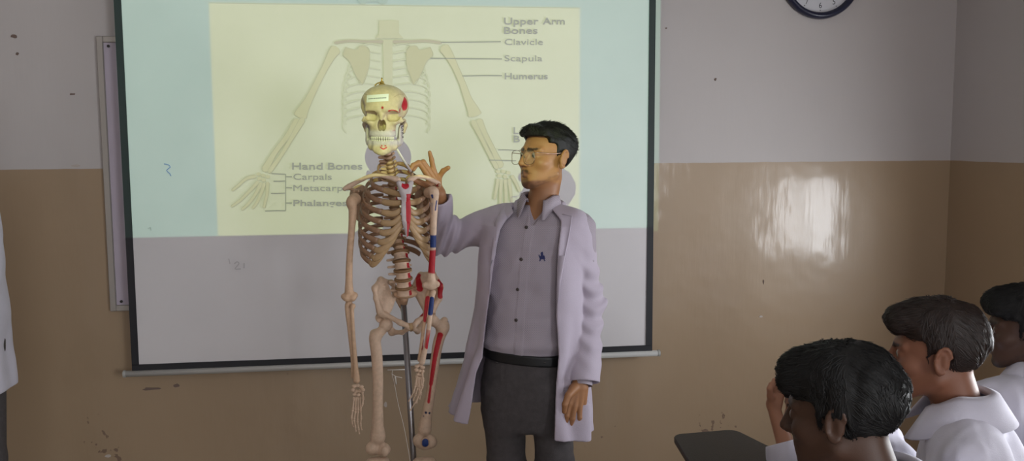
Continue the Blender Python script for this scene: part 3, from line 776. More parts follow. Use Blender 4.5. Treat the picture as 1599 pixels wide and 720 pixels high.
for s in (-1, 1):
    prev_end = None
    for i in range(12):
        phs = np.linspace(.16, R(PE[i]), 26); pts = [cagepos(i, t, s) for t in phs]
        rv = np.interp(np.linspace(0, 1, 26), [0, .08, .5, 1], [.0052, .0066, .0094, .0098])
        v, f = tube_mesh(pts, rv, 8, .42, ref=(0, 0, 1))
        o = mesh_obj('rib', v, f, M_RIB, SK)
        e = pts[-1]; tng = pts[-1]-pts[-2]; tng /= np.linalg.norm(tng)
        if i < 7:
            tgt = CC(zst[i]) + SC*(TF*(.090+.006*i/7) + TX*(s*.011+.001))
            dip = e + tng*.03; mid = (dip+tgt)/2 + np.array((0, 0, -.006*(i > 2)))
            cpts = spline([e, e*.5+dip*.5, mid*.7+dip*.3, tgt], 16)
        elif i < 10:
            jb = CC(zst[6]-.006-.013*(i-7)) + SC*(TF*(.092-.006*(i-7)) + TX*s*(.018+.014*(i-7)))
            mid = (e+tng*.03+jb)/2+np.array((0, 0, -.010)); cpts = spline([e, e+tng*.018, mid, jb], 16)
        else: continue
        v, f = tube_mesh(cpts, np.interp(np.linspace(0, 1, len(cpts)), [0, .4, 1], [.0098, .0116, .0090]), 8, .42, ref=(0, 0, 1))
        mesh_obj('costal_cartilage', v, f, M_CART, SK)
# ---- breastbone
SO = TX*.001*SC
st0 = CC(zz(1.466))+TF*.096*SC+SO; st1 = CC(zz(1.43))+TF*.100*SC+SO; st2 = CC(zz(1.345))+TF*.105*SC+SO; st3 = CC(zz(1.312))+TF*.106*SC+SO
Mst = np.stack([TX, TF, TU], 1)
def st_col(V):
    c = np.tile(GREYB*1.0, (len(V), 1)); x = (V-CC(1.4)-SO)@TX/SC; z = 1.6+(V[:, 2]-1.6)/SC
    c[(x > -.001) & (z < 1.438)] = RED
    c[((x+.002)/.012)**2+((z-1.462)/.010)**2 < 1] = RED
    return c
blob('breastbone', [('c', st1, st0-TX*.020+TU*.004, .009, .0085), ('c', st1, st0+TX*.020+TU*.004, .009, .0085), ('e', (st0+st1)/2, (.018, .0055, .018), Mst), ('e', (st1+st2)/2, (.0155, .005, .062), Mst), ('c', st2, st3, .006, .0035)], (('e', st0+np.array((0, 0, .024)), (.014, .02, 0.014), Mst),), .010, .0019, colfn=st_col)

# ---- shoulder girdle
for s, pts in ((-1, [(621, 281, -1.172, 4.6), (603, 276, -1.17, 3.2), (582, 274, -1.15, 3.1), (562, 282, -1.12, 3.4), (545, 291, -1.11, 4.2), (538, 295, -1.11, 3.2)]),
               (1, [(640, 281, -1.165, 4.6), (652, 276, -1.155, 3.2), (664, 277, -1.14, 3.2), (676, 282, -1.13, 3.6), (684, 286, -1.125, 3.6)])):
    blob('clavicle', L(pts), k=.006, base=BONE2*.95 if s < 0 else BONE2*1.05, paint=[(a1(676, 281, -1.1), a1(682, 284, -1.1), .006, RED*1.3)] if s > 0 else ())
# shoulder blades: plate, spine, acromion, socket
for s, (ac, ce, ang, Y) in ((-1, ((541, 293, -1.095), (563, 318, -1.02), -35, 0)), (1, ((684, 288, -1.12), (664, 318, -1.0), 35, 0))):
    c = a1(*ce); Mx = frame((math.sin(R(ang)), -math.cos(R(ang)), 0)); 
    adds = [('e', c, (.036, .0045, .060), Mx), ('e', c+np.array((0, 0, .03)), (.042, .005, .028), Mx)]
    g = a1(ac[0]+(14 if s < 0 else -10), 303, -1.06 if s < 0 else -1.10); a_ = a1(*ac)
    adds += [('c', c+np.array((-s*.02, 0, .035)), a_, .004, .0055), ('c', a_, a_+np.array((s*.004, -.016, -.002)), .006, .005), ('c', c+np.array((s*.02, 0, .02)), g, .008, .012),
             ('c', g, g+np.array((-s*.012, -.03, .012)), .005, .0045)]
    blob('scapula', adds, k=.008, base=BONE*.8, paint=[] if s < 0 else [(a_, a_+np.array((0, -.01, 0)), .008, RED*.9)])
# ---- arms
Ya = -1.125
blob('humerus', L([(554, 311, -1.095, 9.5), (549, 316, Ya, 8.5), (551, 330, Ya, 6.4), (549, 360, Ya, 5.2), (546, 400, Ya, 5.0), (545, 435, Ya, 5.4), (545, 455, Ya, 6.6)]) + L([(537, 463, Ya, 4.6), (545, 465, Ya, 5.8), (554, 461, Ya, 4.8)])+[('e', a1(541, 466, Ya-.008), (.010, .009, .009)), ('e', a1(551, 466, Ya-.008), (.009, .009, .009))], k=.009, base=BONE*1.02)
blob('ulna', L([(545, 474, -1.115, 5.4), (543, 482, -1.12, 4.4), (546, 520, -1.125, 2.9), (550, 560, -1.13, 2.6), (551.5, 588, -1.13, 3.0)]), k=.006, base=BONE*1.0)
blob('radius', L([(551, 478, -1.135, 4.2), (550, 486, -1.14, 2.8), (552, 525, -1.145, 3.0), (555, 565, -1.145, 3.4), (557, 594, -1.145, 5.2)]), k=.006, base=BONE*1.0)
Yb = -1.15
blob('humerus', L([(670, 301, -1.12, 8.5), (677, 300, Yb, 8.2), (678, 318, Yb, 6.0), (677, 350, Yb, 5.0), (676, 385, Yb, 4.6), (674, 420, Yb, 5.0), (673, 436, Yb, 7.0)]) + L([(664, 446, Yb, 5.0), (673, 447, Yb, 6.2), (682, 444, Yb, 5.0)]), k=.012, base=BONE2*1.0,
     paint=[(a1(674, 306, Yb-.02), a1(674.5, 309, Yb-.02), .006, BLUE), (a1(685, 303, Yb-.02), a1(685, 305, Yb-.02), .005, BLUE), (a1(674, 318, Yb-.012), a1(674, 336, Yb-.012), .0025, BLUE), (a1(682, 314, Yb-.012), a1(680, 328, Yb-.012), .0025, BLUE),
            (a1(676.5, 370, Yb), a1(676, 383, Yb), .0125, BLUE), (a1(676, 394, Yb), a1(674, 424, Yb), .0130, RED)])
blob('ulna', L([(672, 455, -1.125, 5.5), (668, 464, -1.135, 4.4), (663, 500, -1.155, 3.0), (658, 540, -1.170, 2.8), (655, 562, -1.175, 3.2)]), k=.006, base=BONE, paint=[(a1(668, 466, -1.145), a1(664, 500, -1.165), .0085, RED), (a1(667, 520, -1.165), a1(660, 545, -1.175), .005, RED*.7)])
blob('radius', L([(676, 457, -1.145, 4.6), (675, 464, -1.155, 3.6), (672, 490, -1.165, 3.8), (667, 530, -1.180, 3.2), (659, 566, -1.185, 4.6)]), k=.006, base=BONE2, paint=[(a1(674, 468, -1.165), a1(672, 488, -1.170), .0105, BLUE), (a1(669, 516, -1.175), a1(666, 542, -1.185), .0075, RED), (a1(662, 552, -1.185), a1(661, 560, -1.185), .0065, BLUE*.5)])
# ---- hands
def shaft_mesh(col=BONE2):
    pts = [(0, 0, 0), (0, 0, .10), (0, 0, .3), (0, 0, .7), (0, 0, .9), (0, 0, 1)]
    v, f = tube_mesh(pts, [.10, .15, .085, .08, .13, .09], 8); return v, f
_sv, _sf = shaft_mesh(); _shaft = {}
def small_bone(name, a, b_, parent, rscale=1.0, colr=BONE2):
    key = tuple(colr)
    if key not in _shaft:
        o = mesh_obj(name, _sv, _sf, M_BONE, None, True, col=np.tile(colr, (len(_sv), 1))); _shaft[key] = o.data
    else: o = bpy.data.objects.new(name, _shaft[key]); COL.objects.link(o)
    d = np.array(b_)-np.array(a); ln = np.linalg.norm(d)
    o.location = a; setparent(o, parent)
    o.rotation_euler = Vector(d).to_track_quat('Z', 'Y').to_euler(); o.scale = (.032*rscale, .032*rscale, ln)
    return o
def hand(carp, fingers, Y, paint=(), colr=BONE2):
    rs = random.Random(5); adds = []
    for (x, y) in carp: adds.append(('e', a1(x, y, Y+rs.uniform(-.006, .006)), (.0068+rs.uniform(-.001, .001), .006, .0058)))
    h_ = blob('hand', adds, k=.002, h=.0016, base=colr, paint=paint)
    for pts in fingers:
        for j in range(len(pts)-1):
            small_bone('metacarpal' if j == 0 else 'phalanx', a1(*pts[j]), a1(*pts[j+1]), h_, 1.0-.1*j, colr)
    return h_
Yh = -1.135
hand([(553, 603), (558, 602), (564, 604), (551, 609), (556, 611), (562, 611), (567, 609), (554, 616), (560, 617)],
     [[(566, 612, Yh), (567.5, 622, Yh-.02), (566, 632, Yh-.03), (563, 640, Yh-.035)], [(553, 620, Yh), (551, 640, Yh-.01), (549, 652, Yh-.015), (550, 661, Yh-.01), (552, 667, Yh)],
      [(556, 620, Yh), (555, 642, Yh-.005), (553, 656, Yh-.01), (555, 667, Yh-.005), (556, 674, Yh)], [(559, 620, Yh+.005), (559, 642, Yh), (558, 657, Yh), (560, 670, Yh), (561, 678, Yh+.005)],
      [(562, 619, Yh+.01), (563, 639, Yh+.01), (564, 652, Yh+.01), (563, 663, Yh+.01), (565, 672, Yh+.012)]], Yh, colr=BONE2*.98)
Yg = -1.18
hand([(651, 572), (656, 570), (660, 574), (650, 578), (655, 579), (660, 580), (653, 585), (658, 586)],
     [[(659, 582, Yg), (661, 593, Yg-.02), (660, 604, Yg-.03), (656, 613, Yg-.035), (649, 628, Yg-.03), (640, 642, Yg-.03)], [(651, 586, Yg), (649, 602, Yg-.01), (646, 612, Yg-.02), (642, 620, Yg-.02), (638, 627, Yg-.015)],
      [(653, 588, Yg), (652, 606, Yg), (649, 616, Yg-.01), (645, 626, Yg-.01)], [(655, 588, Yg+.005), (655, 607, Yg), (653, 619, Yg), (650, 630, Yg)],
      [(658, 587, Yg+.01), (658, 604, Yg+.01), (657, 615, Yg+.01), (655, 624, Yg+.01)]], Yg, paint=[(a1(657, 584, Yg-.01), a1(657, 586, Yg-.01), .003, BLUE*.5), (a1(650, 590, Yg-.01), a1(650, 597, Yg-.01), .003, RED)], colr=BONE2)

# ---- pelvis
PF = np.array((math.sin(R(22)), -math.cos(R(22)), 0.))
blob('sacrum', [('e', a1(633, 459, -1.062), (.038, .018, .015)), ('c', a1(633, 456, -1.05), a1(616, 452, -1.015), .016, .011), ('c', a1(633, 456, -1.05), a1(651, 450, -1.0), .016, .011), ('c', a1(617, 458, -1.01), a1(626, 478, -.98), .010, .007), ('c', a1(631, 466, -1.02), a1(630, 484, -.96), .014, .008), ('c', a1(630, 484, -.96), a1(633, 497, -.965), .007, .004)], k=.010, base=BONE*1.02)
Ml = frame((.75, -.62, .12), (-.25, 0, 1)); Mr = frame((-.45, -.85, .10), (.22, 0, 1))
blob('hip_bone', [('e', a1(601, 462, -1.09), (.032, .0060, .052), Ml), ('c', a1(585, 450, -1.12), a1(594, 437, -1.08), .0075, .0075), ('c', a1(594, 437, -1.08), a1(611, 441, -1.03), .0075, .007), ('c', a1(611, 441, -1.03), a1(619, 452, -1.02), .007, .009),
                  ('c', a1(585, 450, -1.12), a1(587, 466, -1.13), .0072, .0060), ('c', a1(587, 466, -1.13), a1(593, 487, -1.12), .006, .011), ('c', a1(619, 456, -1.03), a1(604, 484, -1.08), .009, .012),
                  ('e', a1(597, 496, -1.10), (.022, .020, .019)), ('c', a1(603, 492, -1.12), a1(625, 504, -1.145), .0085, .0070), ('c', a1(625, 504, -1.145), a1(640, 510, -1.15), .007, .0095),
                  ('c', a1(604, 502, -1.07), a1(612, 519, -1.06), .011, .010), ('c', a1(612, 519, -1.06), a1(628, 519, -1.10), .009, .006), ('c', a1(628, 519, -1.10), a1(640, 512, -1.148), .006, .008)],
     [('e', a1(592, 503, -1.12), (.0165, .0165, .0155))], k=.012, base=BONE2*.97)
blob('hip_bone', [('e', a1(669, 452, -1.03), (.043, .0070, .050), Mr), ('e', a1(664, 443, -1.015), (.036, .0070, .032), Mr), ('c', a1(688, 447, -1.06), a1(676, 428, -1.02), .007, .0075), ('c', a1(676, 428, -1.02), a1(657, 429, -.99), .0075, .007), ('c', a1(657, 429, -.99), a1(648, 448, -1.0), .007, .010),
                  ('c', a1(688, 447, -1.06), a1(686, 466, -1.06), .0068, .0075), ('c', a1(686, 466, -1.06), a1(675, 484, -1.07), .0075, .012), ('c', a1(648, 452, -1.01), a1(664, 480, -1.05), .010, .012),
                  ('e', a1(670, 492, -1.06), (.021, .020, .019)), ('c', a1(665, 490, -1.08), a1(652, 502, -1.12), .0085, .0070), ('c', a1(652, 502, -1.12), a1(644, 510, -1.145), .007, .0095),
                  ('c', a1(664, 500, -1.03), a1(652, 517, -1.04), .010, .009), ('c', a1(652, 517, -1.04), a1(644, 513, -1.14), .007, .007)],
     [('e', a1(676, 497, -1.08), (.0150, .0165, .0150))], k=.012, base=BONE2*.92,
     paint=[(a1(655, 433, -1.0), a1(656, 450, -1.02), .014, RED), (a1(686, 436, -1.06), a1(688, 462, -1.07), .011, RED*.85), (a1(650, 484, -1.06), a1(652, 478, -1.06), .012, RED*.6), (a1(657, 492, -1.1), a1(662, 484, -1.09), .009, RED*.9), (a1(660, 428, -1.0), a1(676, 426, -1.02), .004, RED*.8)])
MB().tube([a1(640.5, 505, -1.152), a1(642, 511, -1.156), a1(642, 516, -1.148)], [.007, .009, .006], 10).build('pubic_cartilage', M_CART, SK, True)
# ---- legs
Yl = -1.115
blob('femur', L([(603, 507, -1.105, 10.5), (598, 514, -1.11, 7.5), (588, 524, Yl, 8.0)]) + L([(584, 521, -1.10, 6.5), (585, 532, Yl, 8.5), (588, 552, Yl, 8.8), (590, 590, -1.12, 8.2), (590, 630, -1.12, 8.0), (590, 662, -1.115, 9.0), (590, 682, -1.11, 12.0)]) +
     L([(581, 700, -1.11, 10.5), (590, 700, -1.10, 10.0), (600, 702, -1.11, 10.0)]), k=.016, base=BONE2*.98)
blob('patella', [('e', a1(601, 705, -1.145), (.0125, .008, .017))], h=.0019, base=BONE2*.95)
Yr = -1.02
blob('femur', L([(674, 499, -1.07, 9.5), (683, 506, -1.04, 7.5), (690, 512, Yr, 9)]) + L([(694, 500, Yr, 5.5), (693, 512, Yr, 8.5), (685, 532, Yr, 8.6), (680, 560, -1.03, 7.8), (674, 605, -1.04, 7.4), (667, 645, -1.045, 8.2), (663, 670, -1.045, 11)]) +
     L([(655, 688, -1.045, 11), (663, 692, -1.04, 11), (672, 690, -1.045, 11)]), k=.016, base=BONE2*.92,
     paint=[(a1(687, 524, Yr-.02), a1(679, 556, -1.05), .0115, RED), (a1(679, 556, -1.05), a1(672, 600, -1.06), .0105, RED), (a1(672, 600, -1.06), a1(669, 628, -1.065), .0080, RED), (a1(694, 500, Yr), a1(697, 503, Yr), .0085, BLUE*.35),
            (a1(665, 644.5, -1.062), a1(665, 644.6, -1.062), .0046, BLUE*.4), (a1(670.5, 645, -1.06), a1(670.5, 645.1, -1.06), .0042, BLUE*.4), (a1(660.5, 650, -1.062), a1(660.5, 650.1, -1.062), .0042, BLUE*.4)])
blob('patella', [('e', a1(664, 691, -1.085), (.014, .008, .017))], h=.0019, base=BONE, paint=[(a1(664, 690, -1.09), a1(664, 693, -1.09), .0115, BLUE)])
for (x, Y, cbl) in ((590, -1.11, 0), (662, -1.04, 1)):
    k0 = a1(x, 717, Y); an = np.array((k0[0]+.004, Y+SDY+.02, .11))
    blob('tibia', [('c', k0+np.array((-.022, 0, -.012)), k0+np.array((.022, 0, -.012)), .017, .017), ('c', k0+np.array((0, -.004, -.02)), k0*.6+an*.4, .015, .012), ('c', k0*.6+an*.4, an, .012, .014), ('e', an, (.022, .02, .016))], k=.02, h=.003, base=BONE2*.9,
         paint=[(k0+np.array((0, -.025, -.016)), k0+np.array((0, -.028, -.03)), .014, BLUE)] if cbl else ())
    blob('fibula', [('c', k0+np.array((-.030, .012, -.04)), an+np.array((-.022, .006, 0)), .006, .007), ('e', an+np.array((-.022, .004, 0)), (.008, .009, .016))], k=.008, h=.003, base=BONE2*.85)
    ft = blob('foot', [('e', an+np.array((0, .03, -.035)), (.022, .032, .022)), ('e', an+np.array((0, -.02, -.03)), (.024, .045, .018)), ('c', an+np.array((0, -.03, -.035)), an+np.array((.02, -.115, -.055)), .014, .009), ('c', an+np.array((0, -.03, -.035)), an+np.array((-.025, -.10, -.058)), .012, .008)], k=.012, h=.003, base=BONE2*.85)
    for j in range(5):
        a0 = an+np.array((.024-.012*j, -.105+.006*j, -.056)); small_bone('phalanx', a0, a0+np.array((.004-.003*j, -.034+.003*j, -.010)), ft, 1.1); small_bone('phalanx', a0+np.array((.004-.003*j, -.034+.003*j, -.010)), a0+np.array((.005-.004*j, -.06+.006*j, -.014)), ft, .9)
# ---- stand
ptop = a1(629.5, 462, -1.0); pbot = a1(646, 720, -1.0); dv = (pbot-ptop)/(ptop[2]-pbot[2]); pbase = ptop + dv*(ptop[2]-(ZF+.09))
MB().tube([ptop, pbot, pbase], .0108, 18).build('stand_pole', M_STEEL, SK, True)
MB().tube([pbase+np.array((0, 0, .03)), pbase-np.array((0, 0, .02))], .028, 16).build('stand_hub', M_STEEL, SK, True)
for k in range(5):
    a = R(90+72*k); e = pbase+np.array((math.cos(a)*.25, math.sin(a)*.25, -.035))
    leg = MB().tube([pbase, pbase+np.array((math.cos(a)*.13, math.sin(a)*.13, -.008)), e], [.016, .014, .011], 8).build('stand_leg', M_STEEL, SK, True)
    MB().tube([(e[0]-.010, e[1], ZF+.026), (e[0]+.010, e[1], ZF+.026)], .025, 14, ref=(0, 0, 1)).build('caster_wheel', mat('caster_black', (.02, .02, .02), .5), leg, True)
# ------------------------------------------------------------------ people: shared parts
def near(p, d, c, r, fn, k):
    """blend a detailed part into d, evaluating it only close to c"""
    c = np.asarray(c, dtype=p.dtype); m = dot2(p-c) < r*r
    if m.any(): d = d.copy(); d[m] = smin(d[m], fn(p[m]), k)
    return d
def head_fn(p, mouth_open=0.0):
    """bald head, local metres: x figure's right, y forward, z up; origin between the ears at eye level"""
    q = p.copy(); q[:, 0] = np.abs(q[:, 0])
    d = ell(p, (0, -.012, .030), (.0735, .0945, .078))
    d = smin(d, ell(p, (0, .030, -.020), (.060, .062, .075)), .03)
    d = smin(d, rcone(q, (.052, .002, -.058), (.020, .066, -.094), .016, .016), .028)
    d = smin(d, ell(p, (0, .078, -.100), (.019, .016, .016)), .022)
    d = smin(d, ell(p, (0, .060, -.060), (.040, .036, .040)), .024)
    d = smin(d, ell(q, (.043, .060, -.026), (.020, .022, .018)), .020)                      # cheekbone
    d = smin(d, rcone(q, (.012, .085, .020), (.045, .070, .018), .010, .008), .014)           # brow
    d = sub(d, ell(q, (.0300, .097, .000), (.0175, .018, .0125)), .012)                        # eye hollow
    d = smin(d, ell(q, (.0300, .0745, -.001), (.0165, .0150, .0130)), .004)                     # lids over the ball
    d = sub(d, ell(q, (.0300, .0910, -.0028), (.0125, .0070, .0030)), .0015)                   # open slit
    d = smin(d, rcone(p, (0, .090, .012), (0, .114, -.030), .0075, .0105), .010)                # nose
    d = smin(d, ell(q, (.0115, .101, -.034), (.0085, .012, .0075)), .007)
    d = sub(d, ell(q, (.0070, .109, -.0425), (.0040, .0060, .0040)), .002)
    d = smin(d, rcone(q, (.000, .0955, -.0605), (.026, .080, -.0645), .0066, .0032), .006)      # lips
    d = smin(d, rcone(q, (.000, .0930, -.0725), (.024, .079, -.0680), .0078, .0035), .006)
    d = sub(d, rcone(q, (.000, .106, -.0665), (.020, .090, -.0660), .0022+mouth_open, .0012), .003)
    d = sub(d, ell(p, (0, .104, -.084), (.020, .012, .007)), .010)
    # ear
    Me = np.array([[1, 0, 0], [0, .96, .26], [0, -.26, .96]]).T
    e = ell(q, (.0765, -.012, -.008), (.0050, .0165, .0300), Me)
    ring = [(.0815+.002*math.cos(a), -.0125+.0165*math.cos(a)-.0045*math.sin(a), -.006+.0290*math.sin(a)) for a in np.linspace(-1.9, 2.9, 11)]
    e = smin(e, chain(q, ring, [.0042]*11, .003), .004)
    e = smin(e, chain(q, [(.079, -.015, -.020), (.0805, -.0185, -.004), (.079, -.013, .010)], [.003]*3, .003), .004)
    e = smin(e, ell(q, (.0770, -.003, -.033), (.0055, .0085, .0095)), .006)
    e = smin(e, ell(q, (.0790, .004, -.012), (.0040, .0045, .0070)), .004)
    d = smin(d, e, .006)
    return d
def head_col(p, skin, lip, stub=0.0, brow=True):
    c = np.tile(np.array(skin), (len(p), 1))
    def mix(m, colr): c[:] = c*(1-m[:, None])+np.array(colr)*m[:, None]
    q = p.copy(); q[:, 0] = np.abs(q[:, 0]); n = fbm(p, 420, 2); n2 = fbm(p, 60, 9)
    mix(np.clip(.12+.12*n2, 0, 1), np.array(skin)*.7)
    mix(1-sstep(np.minimum(rcone(q, (0, .100, -.0605), (.024, .083, -.0642), .0060, .0032), rcone(q, (0, .098, -.0725), (.022, .082, -.069), .0075, .0035)), -.001, .003), lip)
    hair = np.array((.012, .009, .008))
    if brow: mix((1-sstep(rcone(q, (.013, .094, .0180), (.048, .074, .0220), .0066, .0036)+n*.0012, -.001, .0016))*.92, hair)
    if stub:
        mo = rcone(q, (.004, .103, -.0530), (.026, .084, -.0640), .0045, .0035)
        mix((1-sstep(mo+n*.002, -.002, .003))*stub, hair)
        ch = np.minimum(ell(p, (0, .088, -.098), (.020, .020, .018)), rcone(q, (.058, .004, -.058), (.020, .076, -.104), .008, .013))
        mix((1-sstep(ch+n*.003, -.006, .008))*stub*.75, hair)
    return c
def eyes(parent, c, Mh, s=1.0, look=(0, 0)):
    """eyeballs with iris, as children"""
    for sx in (1, -1):
        lc = np.array((sx*.0300, .0775, -.0010))
        def fn(p): return sph(p, lc, .0122)
        V, F = sdf_mesh(fn, lc-.016, lc+.016, .0012)
        d_ = (V-lc)/.0122; g = np.array((look[0], 1.0, look[1])); g /= np.linalg.norm(g); t = d_@g
        colr = np.tile(np.array((.30, .26, .23)), (len(V), 1)); colr[t > .84] = (.035, .018, .010); colr[t > .965] = (.004, .004, .004)
        mesh_obj('eyeball', c + s*(V @ Mh.T), F, M_EYE, parent, True, col=colr)
def hair_locks(name, V, c, Mh, hfn, sel, dirfn, count, length, r0, m, parent, seed, s=1.0, lift=.004):
    """fine strands combed over the hair mesh V (world) where sel(local) holds; one object, nobody could count them"""
    p = (V-c)@Mh/s; ok = np.nonzero(sel(p))[0]; rs = np.random.RandomState(seed); P = p[rs.choice(ok, count, replace=len(ok) < count)]
    P = P + rs.normal(size=P.shape)*.001
    def grad(Q):
        e = 1e-3; g = np.stack([hfn(Q+np.eye(3)[i]*e)-hfn(Q-np.eye(3)[i]*e) for i in range(3)], 1); return g/(np.linalg.norm(g, axis=1)[:, None]+1e-9)
    n = 6; ln = length*rs.uniform(.5, 1.2, len(P)); up_ = rs.uniform(.2, 1.0, len(P))**2*lift; path = []; N_ = []
    Q = P.copy(); j = rs.normal(size=P.shape)*.12
    for i in range(n):
        t = i/(n-1); g = grad(Q); Q = Q-g*(hfn(Q)-.0002)[:, None]
        path.append(Q+g*(-.0004+up_*t*t)[:, None]); N_.append(g)
        d = dirfn(Q)+j+.25*t*rs.normal(size=3); d = d-g*np.einsum('ij,ij->i', d, g)[:, None]; d /= np.linalg.norm(d, axis=1)[:, None]+1e-9
        Q = Q+d*(ln/(n-1))[:, None]
    path = np.stack(path, 1); N_ = np.stack(N_, 1); T = np.gradient(path, axis=1); T /= np.linalg.norm(T, axis=2)[:, :, None]+1e-9
    Sd = np.cross(T, N_); Sd /= np.linalg.norm(Sd, axis=2)[:, :, None]+1e-9
    rad = (r0*rs.uniform(.7, 1.3, len(P)))[:, None]*np.array([.9, 1, 1, .9, .65, .12])[None]
    ring = np.stack([path+Sd*rad[:, :, None], path+N_*rad[:, :, None]*.8, path-Sd*rad[:, :, None]], 2)      # K,n,3,3
    W = (c+s*(ring.reshape(-1, 3)@Mh.T)); K = len(P)
    a = (np.arange(K)[:, None, None]*n+np.arange(n-1)[None, :, None])*3+np.arange(2)[None, None, :]
    F = np.stack([a, a+1, a+4, a+3], -1).reshape(-1, 4)
    o = mesh_obj(name, W, F, m, parent); o['kind'] = 'stuff'; return o
def wave_dir(base, amp, freq, seed):
    """combing direction with soft waves so neighbouring strands clump"""
    def fn(P):
        Z = P.astype(np.float64); return np.stack([base(Z)[:, k]+amp*fbm(Z, freq, seed+k, 1) for k in range(3)], 1)
    return fn
def collar(name, c, fwd, prof, m, parent, a0=-160, a1_=160, thick=.003, up=(0, 0, 1)):
    """turn-down collar: prof(t in -1..1) -> list of (radius_x, radius_y, dz, dforward) rows from stand top to tip"""
    Mx = frame(fwd, up); V = []; F = []; n = 40
    for i in range(n+1):
        t = -1+2*i/n; a = R((a0+a1_)/2 + t*(a1_-a0)/2) + math.pi   # 0 at the back of the neck
        rows = prof(t)
        for rx, ry, dz, df in rows: V.append(c + Mx@np.array((rx*math.sin(a), ry*math.cos(a)+df, dz)))
    m_ = len(rows)
    for i in range(n):
        for j in range(m_-1): q = i*m_+j; F.append((q, q+1, q+m_+1, q+m_))
    o = mesh_obj(name, V, F, m, parent); md = o.modifiers.new('thick', 'SOLIDIFY'); md.thickness = thick; md.offset = 0
    return o
def loft(p, tab, Mt):
    """tab rows: (z, cx, cy, a, b) ; superellipse sections in frame Mt; returns approx distance"""
    T = np.array(tab, float); T = T[np.argsort(T[:, 0])]; z = p[:, 2]
    cx, cy, a, b = [np.interp(z, T[:, 0], T[:, i]).astype(p.dtype) for i in (1, 2, 3, 4)]
    q = (p-np.stack([cx, cy, z], 1)) @ Mt.astype(p.dtype)
    e = 2.3; g = (np.abs(q[:, 0]/a)**e+np.abs(q[:, 1]/b)**e)**(1/e)
    d = (g-1)*np.minimum(a, b)*.9
    return smax(d, np.maximum(T[0, 0]-z, z-T[-1, 0]), .03), q
M_SKIN = mat('skin_brown', attr=True, rough=.5, spec=.4, bump=(500, .05))
M_EYE = mat('eye_gloss', attr=True, rough=.15)
M_HAIR = mat('hair_black', (.0070, .0065, .0065), .5, spec=.30, noise=(120, .4), bump=(700, .15))
M_HAIRB = mat('hair_brown', (.020, .010, .007), .45, spec=.4, noise=(120, .4), bump=(700, .15))
M_COAT = mat('coat_cotton', (.48, .42, .505), .8, sheen=.15, noise=(14, .05), bump=(300, .10))
M_COATS = mat('student_cotton', (.62, .60, .70), .8, sheen=.15, noise=(14, .05), bump=(300, .10))
M_TROU = mat('trouser_wool', (.072, .063, .065), .85, noise=(60, .2), bump=(400, .2))
M_LEATHER = mat('belt_leather', (.008, .008, .009), .45, spec=.4)
def shirt_material():
    m = bpy.data.materials.new('shirt_print'); m.use_nodes = True; t = m.node_tree; b = t.nodes['Principled BSDF']; L_ = t.links.new; nn = t.nodes.new
    tc_ = nn('ShaderNodeTexCoord'); mp = nn('ShaderNodeMapping'); mp.inputs['Rotation'].default_value = (0, R(45), 0); mp.inputs['Scale'].default_value = (235, 0, 235); L_(tc_.outputs['Object'], mp.inputs[0])
    vo = nn('ShaderNodeTexVoronoi'); vo.inputs['Scale'].default_value = 1; vo.inputs['Randomness'].default_value = 0; L_(mp.outputs[0], vo.inputs['Vector'])
    st = nn('ShaderNodeMapRange'); L_(vo.outputs['Distance'], st.inputs['Value']); st.inputs['From Min'].default_value = .26; st.inputs['From Max'].default_value = .36
    mx = nn('ShaderNodeMix'); mx.data_type = 'RGBA'; L_(st.outputs['Result'], mx.inputs['Factor']); mx.inputs['A'].default_value = (.255, .215, .27, 1); mx.inputs['B'].default_value = (.42, .37, .415, 1)
    L_(mx.outputs['Result'], b.inputs['Base Color']); b.inputs['Roughness'].default_value = .8
    return m
M_SHIRT = shirt_material()

# ------------------------------------------------------------------ the presenter
YM = -.78
man = empty('person', (*at(826, 600, YM)[:2], ZF), 'man in a white lab coat, printed shirt, dark trousers and glasses touching the skeleton', 'person')
HC = at(853, 245, YM); HM = frame((-.85, -.53, .09), (-.03, 0, 1))
TFm = np.array((-.36, -.93, 0)); TM = frame(TFm)
def zy(y): return at(830, y, YM)[2]
def xp(x, y=450, Y=YM): return at(x, y, Y)[0]
SHIRT_T = [(zy(y), *at(x, y, Y)[:2], a, b) for x, y, Y, a, b in ((842, 316, -.775, .058, .055), (841, 326, -.78, .085, .068), (840, 336, -.78, .145, .082), (838, 350, -.785, .168, .100), (834, 380, -.785, .170, .112), (829, 430, -.785, .160, .114),
                                                             (825, 480, -.785, .152, .110), (823, 530, -.785, .150, .110), (822, 560, -.785, .152, .112), (822, 580, -.785, .154, .112))]
# arm landmarks (world)
RS, RE, RW = at(782, 350, -.72), at(692, 372, -.62), at(684, 302, -.78)
LS, LE, LW = at(905, 356, -.85), at(914, 472, -.81), at(906, 598, -.93)
def P3(x, y, Y): return at(x, y, Y)
RH = [([(676, 288, -0.810), (664, 268, -0.840), (654, 254, -0.855), (645, 258, -0.870), (639, 268, -0.875)], [8, 4.4, 4.0, 3.6, 3.0]),
      ([(680, 286, -0.800), (670, 266, -0.825), (661, 253, -0.840), (652, 255, -0.855), (646, 265, -0.860)], [8, 4.4, 4.0, 3.6, 3.0]),
      ([(682, 286, -0.790), (677, 266, -0.810), (674, 250, -0.820), (671, 238, -0.830)], [8, 4.4, 3.9, 3.0]),
      ([(682, 290, -0.780), (686, 276, -0.790), (692, 267, -0.800), (700, 262, -0.810)], [8, 4.4, 4.2, 3.6]),
      ([(676, 292, -0.800), (664, 288, -0.840), (654, 284, -0.870), (645, 281, -0.885)], [8, 5.2, 4.6, 3.6])]
